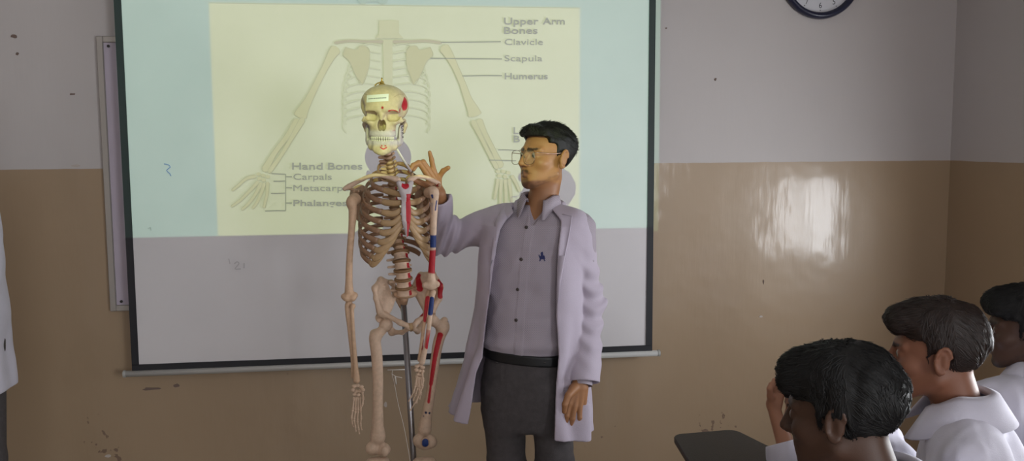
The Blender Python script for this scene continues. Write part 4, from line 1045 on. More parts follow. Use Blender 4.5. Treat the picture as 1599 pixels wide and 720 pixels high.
LH = [([(896, 608, -.94), (889, 630, -.955), (885, 649, -.96), (883, 665, -.955)], [9, 5.0, 4.4, 3.5]),
      ([(901, 608, -.94), (897, 634, -.955), (894, 654, -.96), (890, 668, -.95)], [9, 5.0, 4.4, 3.5]),
      ([(906, 608, -.94), (905, 634, -.95), (905, 652, -.955), (901, 665, -.945)], [9, 4.9, 4.2, 3.4]),
      ([(911, 608, -.935), (912, 630, -.94), (914, 644, -.945), (911, 655, -.94)], [8, 4.5, 3.9, 3.1]),
      ([(897, 606, -.95), (887, 618, -.98), (882, 632, -.99), (881, 643, -.985)], [8, 5.2, 4.6, 3.7])]
PXH = .00218
def fingers_fn(table):
    ch = [([at(*q) for q in pts], [r*PXH for r in rr]) for pts, rr in table]
    def fn(p):
        d = None
        for pts, rr in ch:
            e = chain(p, pts, rr, .004); d = e if d is None else smin(d, e, .0035)
        return d
    return fn
rh_fn, lh_fn = fingers_fn(RH), fingers_fn(LH)
NK0 = HC + HM@np.array((0, -.014, -.07)); NK1 = at(842, 332, -.775)
def man_body(p):
    d, _ = loft(p, [(z, x, y, a-.016, b-.016) for z, x, y, a, b in SHIRT_T], TM)
    d = smin(d, rcone(p, NK0, NK1, .049, .056), .025)
    for a, b_, c in ((RS, RE, RW), (LS, LE, LW)):
        d = smin(d, chain(p, [a, b_, c], [.050, .040, .027], .02), .03)
    d = near(p, d, HC, .22, lambda q: head_fn((q-HC.astype(q.dtype))@HM.astype(q.dtype), .0018), .025)
    d = near(p, d, at(672, 275, -.83), .19, rh_fn, .012)
    d = near(p, d, at(900, 635, -.95), .17, lh_fn, .012)
    return d
SKIN = np.array((.350, .165, .075)); LIP = np.array((.20, .085, .058))
def man_col(V):
    p = (V-HC)@HM; return head_col(p, SKIN, LIP, .80)
lo_ = np.array((xp(632), -1.06, zy(600)-.16)); hi_ = np.array((xp(935, 450, -.7)+.02, -.52, zy(180)))
V, F = sdf_mesh(man_body, lo_, hi_, .0030, 4)
body = mesh_obj('body', V, F, M_SKIN, man, True, col=man_col(V))
eyes(body, HC, HM, 1.0, (.10, -.30))

# hair: short faded sides, full swept top
def man_hair(p):
    q = p.copy(); q[:, 0] = np.abs(q[:, 0])
    side = ell(p, (0, -.014, .030), (.0775, .0985, .082))
    top = ell(p, (0, -.008, .066), (.075, .098, .056))
    top = smin(top, rcone(q, (.000, .072, .083), (.046, .056, .074), .023, .020), .02)
    top = smin(top, ell(p, (0, -.082, .048), (.060, .034, .046)), .02)
    d = smin(side, top, .02)
    # hairline: forehead and temples cleared
    d = sub(d, rbox(p, (0, .105, .000), (.09, .060, .0655), .012), .004)
    d = sub(d, rbox(q, (.080, .060, -.030), (.05, .0440, .075), .012), .004)
    d = sub(d, rbox(p, (0, .060, -.10), (.2, .115, .095), .02), .006)      # cheek, ear line
    d = sub(d, rbox(q, (.085, -.012, -.030), (.024, .022, .036), .01), .004)
    d = smax(d, -.060-p[:, 2]-.35*(p[:, 1]+.05), .01)
    w_ = sstep(p[:, 2]-.3*p[:, 1], .045, .085)
    d = d - w_*(.0045*fbm(p*np.array((1, .45, 1), dtype=p.dtype), 90, 5))
    return d
V, F = sdf_mesh(lambda P: man_hair((P-HC.astype(P.dtype))@HM.astype(P.dtype)), HC-np.array((.14, .14, .12)), HC+np.array((.14, .14, .16)), .0028)
hair = mesh_obj('hair', V, F, M_HAIR, body)
swirl = wave_dir(lambda P: np.stack([.15*np.sign(P[:, 0]), -.35+.9*(P[:, 1] > .06)-.3*(P[:, 1] < -.03), .35*(P[:, 1] > .05)-.45*(P[:, 1] < -.04)], 1), 1.1, 38, 70)
hair_locks('hair_strands', V, HC, HM, man_hair, lambda p: (p[:, 2]-.25*p[:, 1] > .058), swirl, 3000, .034, .0014, M_HAIR, hair, 3, 1.0, .009)
hair_locks('hair_strands', V, HC, HM, man_hair, lambda p: (p[:, 2]-.25*p[:, 1] <= .066), lambda P: np.stack([0*P[:, 0], -.5+0*P[:, 0], -1+0*P[:, 0]], 1), 1500, .010, .0008, M_HAIR, hair, 4, 1.0, .001)

# glasses
M_WIRE = mat('glasses_wire', (.20, .14, .09), .35, .8); M_TEMPLE = mat('temple_metal', (.55, .36, .30), .3, .8)
M_LENS = mat('lens_glass', (1, 1, 1), .03, alpha=.07)
gl = empty('eyeglasses', HC + HM@np.array((0, .11, 0)), 'thin metal framed eyeglasses on the face of the man beside the skeleton', 'glasses')
def hl(x, y, z): return HC + HM@np.array((x, y, z))
for sx in (1, -1):
    ring = []
    for a in np.linspace(0, 2*math.pi, 40, endpoint=False):
        ca, sa = math.cos(a), math.sin(a); e = 3.2
        rr = (abs(ca)**e+abs(sa)**e)**(-1/e); x = .0345+.0265*ca*rr*(1-.06*(sa < 0)); z = -.0095+.0240*sa*rr
        ring.append(hl(sx*x, .1115-.0045*((x-.01)/.05)**2, z))
    MB().tube(ring, .00095, 6, closed=True).build('rim', M_WIRE, gl, True)
    cen = np.mean(ring, 0); b = MB(); b.add([cen]+ring, [(0, i+1, (i+1) % 40+1) for i in range(40)]); b.build('lens', M_LENS, gl)
    MB().tube(spline([hl(sx*.061, .1065, .006), hl(sx*.069, .095, .007), hl(sx*.0765, .04, .008), hl(sx*.0790, .006, .012), hl(sx*.0785, -.010, .016)], 24), .0014, 6).build('temple_arm', M_TEMPLE, gl, True)
    MB().tube([hl(sx*.010, .1095, -.004), hl(sx*.0085, .106, -.012)], .0014, 6).build('nose_pad', M_WIRE, gl, True)
MB().tube(spline([hl(.0085, .1108, .004), hl(0, .1135, .0065), hl(-.0085, .1108, .004)], 10), .0012, 6).build('bridge', M_WIRE, gl, True)
MB().tube(spline([hl(.018, .1112, .0148), hl(0, .1130, .0150), hl(-.018, .1112, .0148)], 10), .0010, 6).build('brow_bar', M_WIRE, gl, True)

# shirt
zb0, zb1 = zy(566), zy(316)
def shirt_fn(p):
    d, q = loft(p, SHIRT_T, TM)
    d = smin(d, rcone(p, RS, RS*.5+RE*.5, .055, .050), .03); d = smin(d, rcone(p, LS, LS*.5+LE*.5, .055, .050), .03)
    dl = d + .0028*fbm(p*np.array((1, 1, .6), dtype=p.dtype), 34, 21)*sstep(zy(440)-p[:, 2], -.05, .1) + .0030*fbm(p, 48, 22)
    # button placket and a soft tuck bulge over the belt
    dl -= .0018*(1-sstep(np.abs(q[:, 0]-.004), .013, .016))*(q[:, 1] > 0)
    dl -= .010*np.exp(-((p[:, 2]-zy(530))/.022)**2)
    dl = sub(dl, rcone(p, NK0, NK1+np.array((0, 0, .02)), .050, .0515), .006)
    # open neck
    vn = at(832, 350, -.87); dl = sub(dl, chain(p, [at(838, 318, -.84), vn], [.034, .006], .01), .004)
    return smax(dl, zy(553)-p[:, 2], .004)
sh = sdf_obj('shirt', shirt_fn, (xp(745), -1.0, zb0-.03), (xp(930), -.55, zb1+.03), .0034, M_SHIRT, man)
M_SHIRTC = M_SHIRT
def shirt_surface(px, py, off=.002):
    """point of the shirt seen at a photo pixel"""
    o = CAM; d_ = at(px, py, -.8)-CAM; d_ /= np.linalg.norm(d_); t = 2.6
    for _ in range(60):
        dd = float(shirt_fn((o+d_*t)[None])[0]); t += dd*.8
        if abs(dd) < 3e-4: break
    return o+d_*(t-off)
M_BTN = mat('button_dark', (.035, .022, .018), .35)
for k, (x, y) in enumerate(((822, 355), (814, 405), (808.5, 452), (806, 500))):
    c = shirt_surface(x, y, 0); nrm = np.array((-.3, -.95, .05)); nrm /= np.linalg.norm(nrm)
    MB().tube([c-nrm*.002, c+nrm*.0022, c+nrm*.003], [.0058, .0058, .0045], 14).build('button', M_BTN, sh, True)
# small navy embroidered rider emblem on the chest
b = MB(); NV = mat('emblem_navy', (.012, .018, .10), .7)
for pts in ([(843, 400), (850, 399), (851.5, 404), (847, 405), (842.5, 405)], [(844.5, 394), (847.5, 393), (848.5, 399), (844.5, 400)], [(840.5, 398), (842, 397.5), (844, 402), (842.5, 403)], [(843, 404), (844.6, 404), (843.6, 408), (842, 408)], [(848.5, 404), (850.3, 404), (851.5, 408), (850, 408)]):
    b.poly([shirt_surface(x, y, .0006) for x, y in pts], 'y', (0, -.0012, 0))
b.build('emblem', NV, sh)
def shirt_prof(t):
    f_ = sstep(np.array([abs(t)]), .72, 1.0)[0]
    return [(.0570, .0560, .032-.018*f_, .002), (.0590, .0590, .042-.018*f_, .002), (.0660, .0670, .038-.016*f_, .003), (.0760+.010*f_, .0770+.026*f_, .008-.050*f_, .004+.006*f_)]
collar('shirt_collar', at(843, 321, -.785), TFm+np.array((-.12, 0, 0)), shirt_prof, M_SHIRT, man, -152, 152, .004, (0, -.16, 1))

# belt and trousers
def hip_tab(y, da): return None
BELT_T = [(zy(y), *at(x, y, -.785)[:2], a, b_) for x, y, a, b_ in ((823, 535, .151, .112), (823, 548, .152, .113), (822, 566, .154, .114))]
def belt_fn(p):
    d, q = loft(p, [(z+(.03 if i == 0 else -.03 if i == 2 else 0), x, y, a+.006, b_+.006) for i, (z, x, y, a, b_) in enumerate(BELT_T)], TM)
    d = smax(d, np.abs(p[:, 2]-(zy(549)+zy(551))/2-.010*q[:, 0]/.15)-.0185, .004)
    return d
sdf_obj('belt', belt_fn, (xp(735), -1.0, zy(580)), (xp(920), -.58, zy(520)), .0034, M_LEATHER, man)
TR_T = [(zy(y), *at(x, y, -.785)[:2], a, b_) for x, y, a, b_ in ((823, 548, .150, .111), (822, 575, .156, .116), (822, 610, .162, .122), (823, 640, .160, .118), (824, 665, .150, .110))]
HIPR, KNR, FTR = at(789, 610, -.78), at(791, 735, -.80), np.array((*at(793, 720, -.78)[:2], .02))
HIPL, KNL, FTL = at(860, 610, -.83), at(866, 735, -.85), np.array((*at(868, 720, -.83)[:2], .02))
def trou_fn(p):
    d, q = loft(p, TR_T, TM)
    l1 = chain(p, [HIPR, KNR, FTR], [.078, .069, .058], .03); l2 = chain(p, [HIPL, KNL, FTL], [.078, .067, .058], .03)
    d = smin(smin(d, l1, .02), l2, .02) if False else smin(d, np.minimum(l1, l2), .025)
    d = d + .0030*fbm(p*np.array((1, 1, .7), dtype=p.dtype), 40, 31) + .0015*fbm(p, 90, 33)
    return smax(d, p[:, 2]-zy(552), .004)
tr = sdf_obj('trousers', trou_fn, (xp(735), -1.02, ZF+.03), (xp(925), -.58, zy(540)), .0048, M_TROU, man)
for x in (776, 851):
    c0, c1 = at(x, 538, -.93), at(x, 566, -.93)
    c = [c0, c1]
    for i, y in enumerate((537, 567)):
        o = CAM; d_ = at(x, y, -.8)-CAM; d_ /= np.linalg.norm(d_); t = 2.6
        for _ in range(50): t += float(min(belt_fn((o+d_*t)[None])[0], trou_fn((o+d_*t)[None])[0]))*.7
        c[i] = o+d_*(t-.003)
    MB().tube([c[0], (c[0]+c[1])/2+np.array((0, -.004, 0)), c[1]], .0055, 6, .35, ref=(1, 0, 0)).build('belt_loop', M_TROU, tr, True)
M_SHOE = mat('shoe_black', (.012, .011, .011), .35)
for ft in (FTR, FTL):
    f0 = np.array((ft[0], ft[1]+.03, ZF+.045)); f1 = np.array((ft[0]-.07, ft[1]-.15, ZF+.036))
    sdf_obj('shoe', lambda p, f0=f0, f1=f1: smax(smin(rcone(p, f0, f1, .044, .036), rcone(p, f0, f0+np.array((0, 0, .06)), .042, .045), .02), ZF-p[:, 2], .004), np.minimum(f0, f1)-.06, np.maximum(f0, f1)+.12, .006, M_SHOE, man)

# lab coat: one shell with an open front, flared skirt and both sleeves
CO_T = [(zy(y), *at(x, y, Y)[:2], a, b_) for x, y, Y, a, b_ in ((842, 314, -.77, .070, .064), (841, 325, -.775, .105, .082), (839, 336, -.78, .158, .098), (836, 350, -.785, .180, .118), (833, 380, -.785, .192, .134), (830, 430, -.785, .190, .144),
        (828, 480, -.785, .196, .150), (824, 530, -.785, .208, .160), (818, 580, -.785, .226, .172), (811, 640, -.785, .256, .186), (806, 720, -.785, .286, .200))]
XLt = np.array([(330, 806), (345, 790), (360, 781), (420, 771), (480, 763), (547, 755), (569, 745), (622, 736), (650, 730), (720, 716)], float)
XRt = np.array([(322, 866), (340, 878), (380, 871), (420, 869), (480, 868), (540, 871), (580, 867), (640, 863), (700, 860), (720, 859)], float)
ZLt = np.array([zy(y) for y in XLt[:, 0]]); XLw = np.array([at(x, y, -.90)[0] for y, x in XLt]); ZRt = np.array([zy(y) for y in XRt[:, 0]]); XRw = np.array([at(x, y, -.93)[0] for y, x in XRt])
hemA, hemB = at(691, 649, -.80), at(919, 689, -.95)
CTH = .0085
def coat_solid(p):
    d, q = loft(p, CO_T, TM)
    z = p[:, 2]; low = sstep(zy(470)-z, -.05, .35)
    ang = np.arctan2(q[:, 0], q[:, 1])
    d = d + low*(.010*np.sin(ang*9+1.0+4*z)+.006*np.sin(ang*17+2))            # hanging folds
    d = d + .0060*fbm(p*np.array((1, 1, .45), dtype=p.dtype), 30, 41)
    return d, q
def sleeve(p, A, B_, Cc, ra, seed):
    d = chain(p, [A, B_, Cc], ra, .035)
    ax = (Cc-A)/np.linalg.norm(Cc-A)
    w_ = np.exp(-(np.sqrt(dot2(p-np.asarray(B_, dtype=p.dtype)))/.17)**2)
    return d + .0075*np.sin((p@np.asarray(ax, dtype=p.dtype))*95+4*np.sin(p[:, 0]*22+seed))*w_ + .0025*fbm(p, 45, seed)
RWc = RW+(RE-RW)*.06; LWc = at(912, 597, -.92)
RSh, LSh = at(787, 347, -.725), at(893, 354, -.845)
def coat_fn(p):
    d, q = coat_solid(p)
    z = p[:, 2]
    sr = sleeve(p, RSh, RE, RWc, [.068, .054, .046], 5); sl_ = sleeve(p, LSh, LE+np.array((.004, 0, 0)), LWc, [.068, .060, .056], 8)
    out = smin(d, sr, .035); 
    # left sleeve hangs beside the skirt: blend only near the shoulder
    kb = LSh[2]-.04; m = sstep(z, kb-.16, kb); out = smin(out, sl_, .003+.034*m)
    # hollow
    inn = np.minimum(np.minimum(d, sr), sl_)+CTH
    vol = np.maximum(out, -inn)
    # open front, only on the front half and only on the body shell
    xl = np.interp(z, ZLt[::-1], XLw[::-1]); xr = np.interp(z, ZRt[::-1], XRw[::-1])
    fr = np.maximum(np.maximum(xl-p[:, 0], p[:, 0]-xr), -(q[:, 1]-.010))
    fr = np.maximum(fr, -(np.minimum(sr, sl_)-.012))
    vol = sub(vol, fr, .003)
    # neck hole
    vol = sub(vol, rcone(p, NK1-np.array((0, 0, .02)), NK0+np.array((0, 0, .02)), .062, .070), .004)
    # hem and cuffs
    t = np.clip((p[:, 0]-hemA[0])/(hemB[0]-hemA[0]), 0, 1); zh = hemA[2]+(hemB[2]-hemA[2])*t
    vol = np.where(sl_ < .02, vol, smax(vol, zh-z, .003))
    vol = sub(vol, rbox(p, LWc+np.array((0, 0, -.0995)), (.085, .09, .10), .004), .003) if False else vol
    cl = np.maximum(np.maximum(LWc[2]-z, np.sqrt(dot2((p-LWc.astype(p.dtype))[:, :2]))-.075), z-LWc[2]-.0) if False else None
    nr = (LWc-LE)/np.linalg.norm(LWc-LE); capl = np.maximum((p-LWc.astype(p.dtype))@nr.astype(p.dtype), 0)
    insl = (sl_ < .02) & (d > -.001)
    vol = np.where(insl, np.maximum(vol, ((p-LWc.astype(p.dtype))@nr.astype(p.dtype))), vol)
    nrr = (RWc-RE)/np.linalg.norm(RWc-RE)
    vol = np.where(sr < .02, np.maximum(vol, ((p-RWc.astype(p.dtype))@nrr.astype(p.dtype))), vol)
    return vol
V, F = sdf_mesh(coat_fn, (xp(665, 450, -.6)-.02, -1.08, zy(720)), (xp(950, 450, -.8)+.03, -.50, zy(305)), .0036, 4)
coat = mesh_obj('lab_coat', V, F, M_COAT, man)
def coat_surface(px, py, off=.002):
    o = CAM; d_ = at(px, py, -.8)-CAM; d_ /= np.linalg.norm(d_); t = 2.55
    for _ in range(80):
        dd = float(coat_fn((o+d_*t)[None])[0]); t += min(dd*.6, .03)
        if abs(dd) < 4e-4: break
        if t > 3.4: return None
    return o+d_*(t-off)
# lapels lie on the front edges
def strip(name, outer, inner, m, parent, thick=.004, off=.004):
    A = [coat_surface(x, y, off) for x, y in outer]; B_ = [coat_surface(x, y, off) for x, y in inner]
    ok = [i for i in range(len(A)) if A[i] is not None and B_[i] is not None]
    if len(ok) < 2: return None
    V = [A[i] for i in ok]+[B_[i] for i in ok]; n = len(ok)
    o = mesh_obj(name, V, [(i, i+1, n+i+1, n+i) for i in range(n-1)], m, parent); md = o.modifiers.new('t', 'SOLIDIFY'); md.thickness = thick; md.offset = 0; return o
def coat_prof(t):
    f_ = sstep(np.array([abs(t)]), .70, 1.0)[0]
    return [(.074, .072, .020-.02*f_, 0), (.078, .077, .030-.02*f_, 0), (.088, .088, .024-.02*f_, 0), (.104+.004*f_, .102, -.012-.03*f_, 0)]
collar('coat_collar', at(843, 326, -.77), TFm, coat_prof, M_COAT, coat, -128, 128, .005, (0, -.10, 1))

strip('lapel', [(893, 337), (891, 352), (887, 375), (882, 400), (876, 440), (871, 480)], [(878, 334), (874, 352), (872, 375), (871, 400), (870, 440), (869, 478)], M_COAT, coat)
strip('lapel', [(790, 318), (781, 332), (772, 350), (769, 385), (766, 420), (764, 460)], [(803, 328), (791, 342), (781, 357), (775, 388), (771, 420), (766, 460)], M_COAT, coat)

# shirt cuff peeping out of the left sleeve
cdir = (LW-LE)/np.linalg.norm(LW-LE); c0 = LW+(LWc-LW)*.5
MB().tube([c0-cdir*.02, c0+cdir*.010], .036, 20, cap=False).build('shirt_cuff', M_SHIRT, man, True)

# white pointer held between the raised fingers
pt = [at(620, 233, -1.00), at(630, 250, -.955), at(641, 267, -.90)]
po = MB().tube(pt, [.0036, .0042, .0046], 10).build('pointer_stick', mat('pointer_white', (.62, .56, .56), .4), None, True)
tag(po, 'thin white pointer stick between the raised hand and the skull', 'pointer')
# ------------------------------------------------------------------ the class: seated students, seen from behind
def at_d(px, py, dep): return CAM + (CF + CR*(px-IMW/2)/FPX - CU*(py-IMH/2)/FPX)*dep
def atz(px, py, z):
    v = CF + CR*(px-IMW/2)/FPX - CU*(py-IMH/2)/FPX; return CAM + v*((z-CAM[2])/v[2])
M_PLASTIC = mat('chair_plastic', (.012, .012, .013), .45, spec=.4, bump=(200, .1)); M_CHROME = mat('chair_tube', (.25, .25, .26), .3, .9)
SEATZ = .37
def chair(hip, f, label, tablet=None):
    """black plastic student chair on a steel tube frame, optional writing tablet polygon (world points)"""
    f = np.array((f[0], f[1], 0.)); f /= np.linalg.norm(f); rgt = np.array((f[1], -f[0], 0.)); o = np.array((hip[0], hip[1], 0.))
    def W(x, y, z): return o+rgt*x+f*y+np.array((0, 0, z))
    ch = empty('student_chair', (hip[0], hip[1], ZF), label, 'chair', 'student chairs')
    Mc = np.stack([rgt, f, (0, 0, 1)], 1)
    sdf_obj('seat', lambda p: rbox(p, W(0, .02, SEATZ-.02), (.21, .21, .016), .014, Mc)+.0*p[:, 0], W(0, .02, SEATZ-.02)-.34, W(0, .02, SEATZ-.02)+.34, .008, M_PLASTIC, ch)
    sdf_obj('backrest', lambda p: rbox(p, W(0, -.235, SEATZ+.27), (.20, .014, .13), .013, Mc), W(0, -.235, SEATZ+.27)-.30, W(0, -.235, SEATZ+.27)+.30, .008, M_PLASTIC, ch)
    for sx in (-.19, .19):
        MB().tube([W(sx, .19, ZF), W(sx, .18, SEATZ-.045)], .011, 10).build('leg', M_CHROME, ch, True)
        MB().tube(spline([W(sx, -.25, ZF), W(sx, -.19, SEATZ-.04), W(sx*.95, -.22, SEATZ+.16), W(sx*.9, -.255, SEATZ+.36)], 16), .011, 10).build('leg', M_CHROME, ch, True)
        MB().tube([W(sx, .18, SEATZ-.045), W(sx, -.19, SEATZ-.045)], .010, 8).build('side_rail', M_CHROME, ch, True)
    if tablet is not None:
        pts = [np.array(q) for q in tablet]; n = len(pts); cen = np.mean(pts, 0); rp = []
        for i in range(n):                                  # rounded corners
            a, b_, c_ = pts[i-1], pts[i], pts[(i+1) % n]; r_ = .035
            u1 = (a-b_)/np.linalg.norm(a-b_); u2 = (c_-b_)/np.linalg.norm(c_-b_)
            for t in np.linspace(0, 1, 6): rp.append(b_+u1*r_*(1-t)**2+u2*r_*t**2)
        b = MB(); m_ = len(rp); lay = []
        for dz, k in ((0, .985), (-.004, 1.0), (-.018, 1.0), (-.022, .985)): lay.append([cen+(q-cen)*k+np.array((0, 0, dz)) for q in rp])
        v = [q for l_ in lay for q in l_]; f_ = [tuple(range(m_)), tuple(3*m_+i for i in range(m_-1, -1, -1))]
        for j in range(3): f_ += [(j*m_+i, (j+1)*m_+i, (j+1)*m_+(i+1) % m_, j*m_+(i+1) % m_) for i in range(m_)]
        b.add(v, f_); tb = b.build('writing_tablet', M_PLASTIC, ch); tag(tb, 'black writing tablet with rounded corners')
        MB().tube(spline([W(.19, .15, SEATZ-.045), W(.27, .10, SEATZ+.06), cen+np.array((0, 0, -.10)), cen+np.array((0, 0, -.02))], 16), .012, 10).build('tablet_arm', M_CHROME, ch, True)
    return ch

def student(c, fwd, body_f, lean, label, skin, hair_m, hair_fn, h=.0045, tilt=(0, 0, 1), arms=None, coat_m=None, s=1.0, lockspec=None, stub=.5, collar_on=True, hand_tab=None, sw=.165):
    """c: point between the ears; fwd: where the face points; body_f: where the chest points; lean: forward lean in metres"""
    Mh = frame(fwd, tilt); f = np.array((body_f[0], body_f[1], 0.)); f /= np.linalg.norm(f); rgt = np.array((f[1], -f[0], 0.)); up = np.array((0, 0, 1.))
    nk = c + Mh@np.array((0, -.040, -.155)); nk0 = c + Mh@np.array((0, -.022, -.06))
    hip = np.array((*(nk-f*lean)[:2], SEATZ+.10))
    pr = empty('person', (hip[0], hip[1], ZF), label, 'person', 'seated students')
    ax = (nk-hip)/np.linalg.norm(nk-hip); sh = nk-ax*.055
    chest = hip*.35+sh*.65
    SHs = [sh+rgt*sx*sw for sx in (-1, 1)]
    EL = [S+rgt*sx*.05+f*.06-up*.27 for S, sx in zip(SHs, (-1, 1))]; WR = [np.array((*(E_+f*.20-rgt*sx*.06)[:2], max(E_[2]-.02, SEATZ+.18))) for E_, sx in zip(EL, (-1, 1))]
    if arms:
        for i, a in arms.items(): SHs[i], EL[i], WR[i] = a
    HD = []
    for i in (0, 1):
        d_ = (WR[i]-EL[i])/np.linalg.norm(WR[i]-EL[i]); sx = (-1, 1)[i]
        if hand_tab and i in hand_tab: HD.append(hand_tab[i]); continue
        tb = []
        for k in range(4):
            off = rgt*sx*(-.026+.018*k); tb.append(([WR[i]+off*.3, WR[i]+d_*.085+off, WR[i]+d_*.12+off-up*.012, WR[i]+d_*.135+off-up*.036], [.016, .0095, .0085, .007]))
        tb.append(([WR[i], WR[i]+d_*.04-rgt*sx*.035, WR[i]+d_*.075-rgt*sx*.045-up*.01], [.014, .011, .008])); HD.append(tb)
    def torso(p, g):
        d = rcone(p, hip+rgt*.06, chest+rgt*.075, .115+g, .105+g); d = smin(d, rcone(p, hip-rgt*.06, chest-rgt*.075, .115+g, .105+g), .05)
        d = smin(d, rcone(p, sh-rgt*sw*.8, sh+rgt*sw*.8, .058+g, .058+g), .07)
        return smin(d, rcone(p, chest, sh, .10+g, .075+g), .06)
    def bfn(p):
        d = torso(p, -.015); d = smin(d, rcone(p, nk0, nk-ax*.02, .052, .058), .03)
        for i in (0, 1): d = smin(d, chain(p, [SHs[i], EL[i], WR[i]], [.045, .038, .025] if not (arms and i == 0) else [.045, .030, .0185], .02), .03)
        d = near(p, d, c, .22*s, lambda q: head_fn((q-c.astype(q.dtype))@Mh.astype(q.dtype)/s)*s, .025)
        for i in (0, 1):
            def hf(q, tb=HD[i]):
                e = None
                for pts, rr in tb: g = chain(q, pts, rr, .004); e = g if e is None else smin(e, g, .004)
                return e
            d = near(p, d, WR[i]+(WR[i]-EL[i])*.3, .20, hf, .012)
        return d
    P_ = np.array([hip, nk, c+Mh@np.array((0, .13, .12)), c-.12, c+.13]+SHs+EL+WR+[q for tb in HD for pts, rr in tb for q in pts]); lo = P_.min(0)-.14; hi = P_.max(0)+.14
    lo[2] = max(lo[2], SEATZ)
    V, F = sdf_mesh(bfn, lo, hi, h, 4); body = mesh_obj('body', V, F, M_SKIN, pr, True, col=head_col((V-c)@Mh/s, skin, np.array(skin)*.7, stub))
    eyes(body, c, Mh, s)
    hf = lambda P: hair_fn((P-c.astype(P.dtype))@Mh.astype(P.dtype)/s)*s
    V, F = sdf_mesh(hf, c-.17, c+.17, .0030); hr = mesh_obj('hair', V, F, hair_m, body)
    if lockspec: hair_locks('hair_strands', V, c, Mh, hair_fn, *lockspec, hair_m, hr, 5, s, .006)
    def cfn(p):
        d = torso(p, .012)
        for i in (0, 1): d = smin(d, chain(p, [SHs[i], EL[i], WR[i]-(WR[i]-EL[i])*(.02 if not (arms and i in arms) else .62)], [.066, .056, .046], .03), .05)
        q = p-chest.astype(p.dtype)
        d = d + .0090*np.sin(q@(rgt*38+ax*16).astype(p.dtype)+2.2*np.sin(q@(ax*19).astype(p.dtype))) + .005*fbm(p, 26, 51) + .0022*fbm(p, 70, 52)
        d = smax(d, -(rcone(p, nk0+up*.05, nk-ax*.035, .056, .060)), .006)
        if arms:
            for i, a in arms.items():
                e0 = EL[i]+(WR[i]-EL[i])*.36; dn = (WR[i]-EL[i])/np.linalg.norm(WR[i]-EL[i])
                near_arm = rcone(p, EL[i], WR[i], .09, .09) < 0
                d = np.where(near_arm, np.maximum(d, (p-e0.astype(p.dtype))@dn.astype(p.dtype)), d)
        return smax(d, hip[2]-.06-p[:, 2], .01)
    coat = sdf_obj('white_coat', cfn, lo-.03, hi+.03, .0052, coat_m or M_COATS, pr)
    if collar_on:
        def prof(t):
            g = sstep(np.array([abs(t)]), .6, 1.0)[0]
            return [(.066, .066, .030-.03*g, 0), (.071, .071, .044-.03*g, 0), (.088, .088, .038-.03*g, 0), (.130, .126+.02*g, -.022-.04*g, .0)]
        collar('coat_collar', nk+ax*.020, f, prof, coat_m or M_COATS, coat, -140, 140, .006, ax)
    kn = [hip+f*.40+rgt*sx*.10-up*.01 for sx in (-1, 1)]; an = [k_+f*.03-np.array((0, 0, k_[2]-ZF-.07)) for k_ in kn]
    def tf(p):
        d = None
        for i, sx in enumerate((-1, 1)):
            e = chain(p, [hip+rgt*sx*.08-up*.01, kn[i], an[i]], [.085, .062, .046], .02); d = e if d is None else smin(d, e, .02)
        return d
    Q = np.array([hip]+kn+an); sdf_obj('trousers', tf, Q.min(0)-.12, Q.max(0)+.12, .009, M_TROU, pr)
    for i in (0, 1):
        a0 = np.array((an[i][0], an[i][1], ZF+.04)); a1b = a0+f*.15
        sdf_obj('shoe', lambda p, a0=a0, a1b=a1b: smax(smin(rcone(p, a0, a1b, .043, .035), rcone(p, a0, a0+up*.05, .042, .044), .02), ZF-p[:, 2], .004), np.minimum(a0, a1b)-.06, np.maximum(a0, a1b)+.11, .007, M_SHOE, pr)
    return pr, hip, f

def hair_a(p):        # full black crop with a forward fringe
    q = p.copy(); q[:, 0] = np.abs(q[:, 0])
    d = ell(p, (0, -.014, .034), (.0845, .1060, .090))
    d = smin(d, ell(p, (0, .010, .080), (.074, .098, .046)), .03)
    d = smin(d, rcone(q, (.0, .088, .066), (.045, .074, .062), .026, .024), .02)
    d = sub(d, rbox(p, (0, .110, -.020), (.10, .050, .062), .015), .006)
    d = sub(d, rbox(q, (.080, .072, -.04), (.05, .048, .075), .012), .005)
    d = sub(d, rbox(q, (.088, -.006, -.034), (.026, .026, .040), .01), .005)
    d = sub(d, rbox(p, (0, .075, -.11), (.2, .100, .085), .02), .006)
    d = smax(d, -.075-p[:, 2]-.2*(p[:, 1]+.05), .012)
    return d-.0035*fbm(p*np.array((1, 1, .6), dtype=p.dtype), 80, 5)
def hair_b(p):        # quiff sticking out over the forehead, cropped back
    q = p.copy(); q[:, 0] = np.abs(q[:, 0])
    d = ell(p, (0, -.014, .032), (.0800, .1015, .086))
    d = smin(d, ell(p, (0, .012, .078), (.070, .098, .046)), .03)
    d = smin(d, rcone(q, (.0, .088, .078), (.040, .076, .074), .025, .024), .02)
    d = sub(d, rbox(p, (0, .112, -.028), (.10, .052, .074), .015), .006)
    d = sub(d, rbox(q, (.080, .068, -.04), (.05, .046, .078), .012), .005)
    d = sub(d, rbox(q, (.088, -.008, -.034), (.026, .026, .040), .01), .005)
    d = sub(d, rbox(p, (0, .072, -.11), (.2, .100, .085), .02), .006)
    d = smax(d, -.078-p[:, 2]-.2*(p[:, 1]+.05), .012)
    return d-.0035*fbm(p*np.array((1, 1, .6), dtype=p.dtype), 80, 15)
def comb(P): return np.stack([.3*np.sign(P[:, 0])*(P[:, 2] < .06), .2+.9*(P[:, 1] > .03)-1.0*(P[:, 1] < -.04), -.35*np.ones(len(P))-.5*(P[:, 2] < .03)], 1)
DSK = np.array((.075, .036, .022)); MSK = np.array((.24, .100, .058))  # skin tones, darkened to stand in for the shade on the seated students
LS_A = (lambda p: (p[:, 2] > -.08), wave_dir(comb, .8, 30, 80), 3800, .030, .0013)
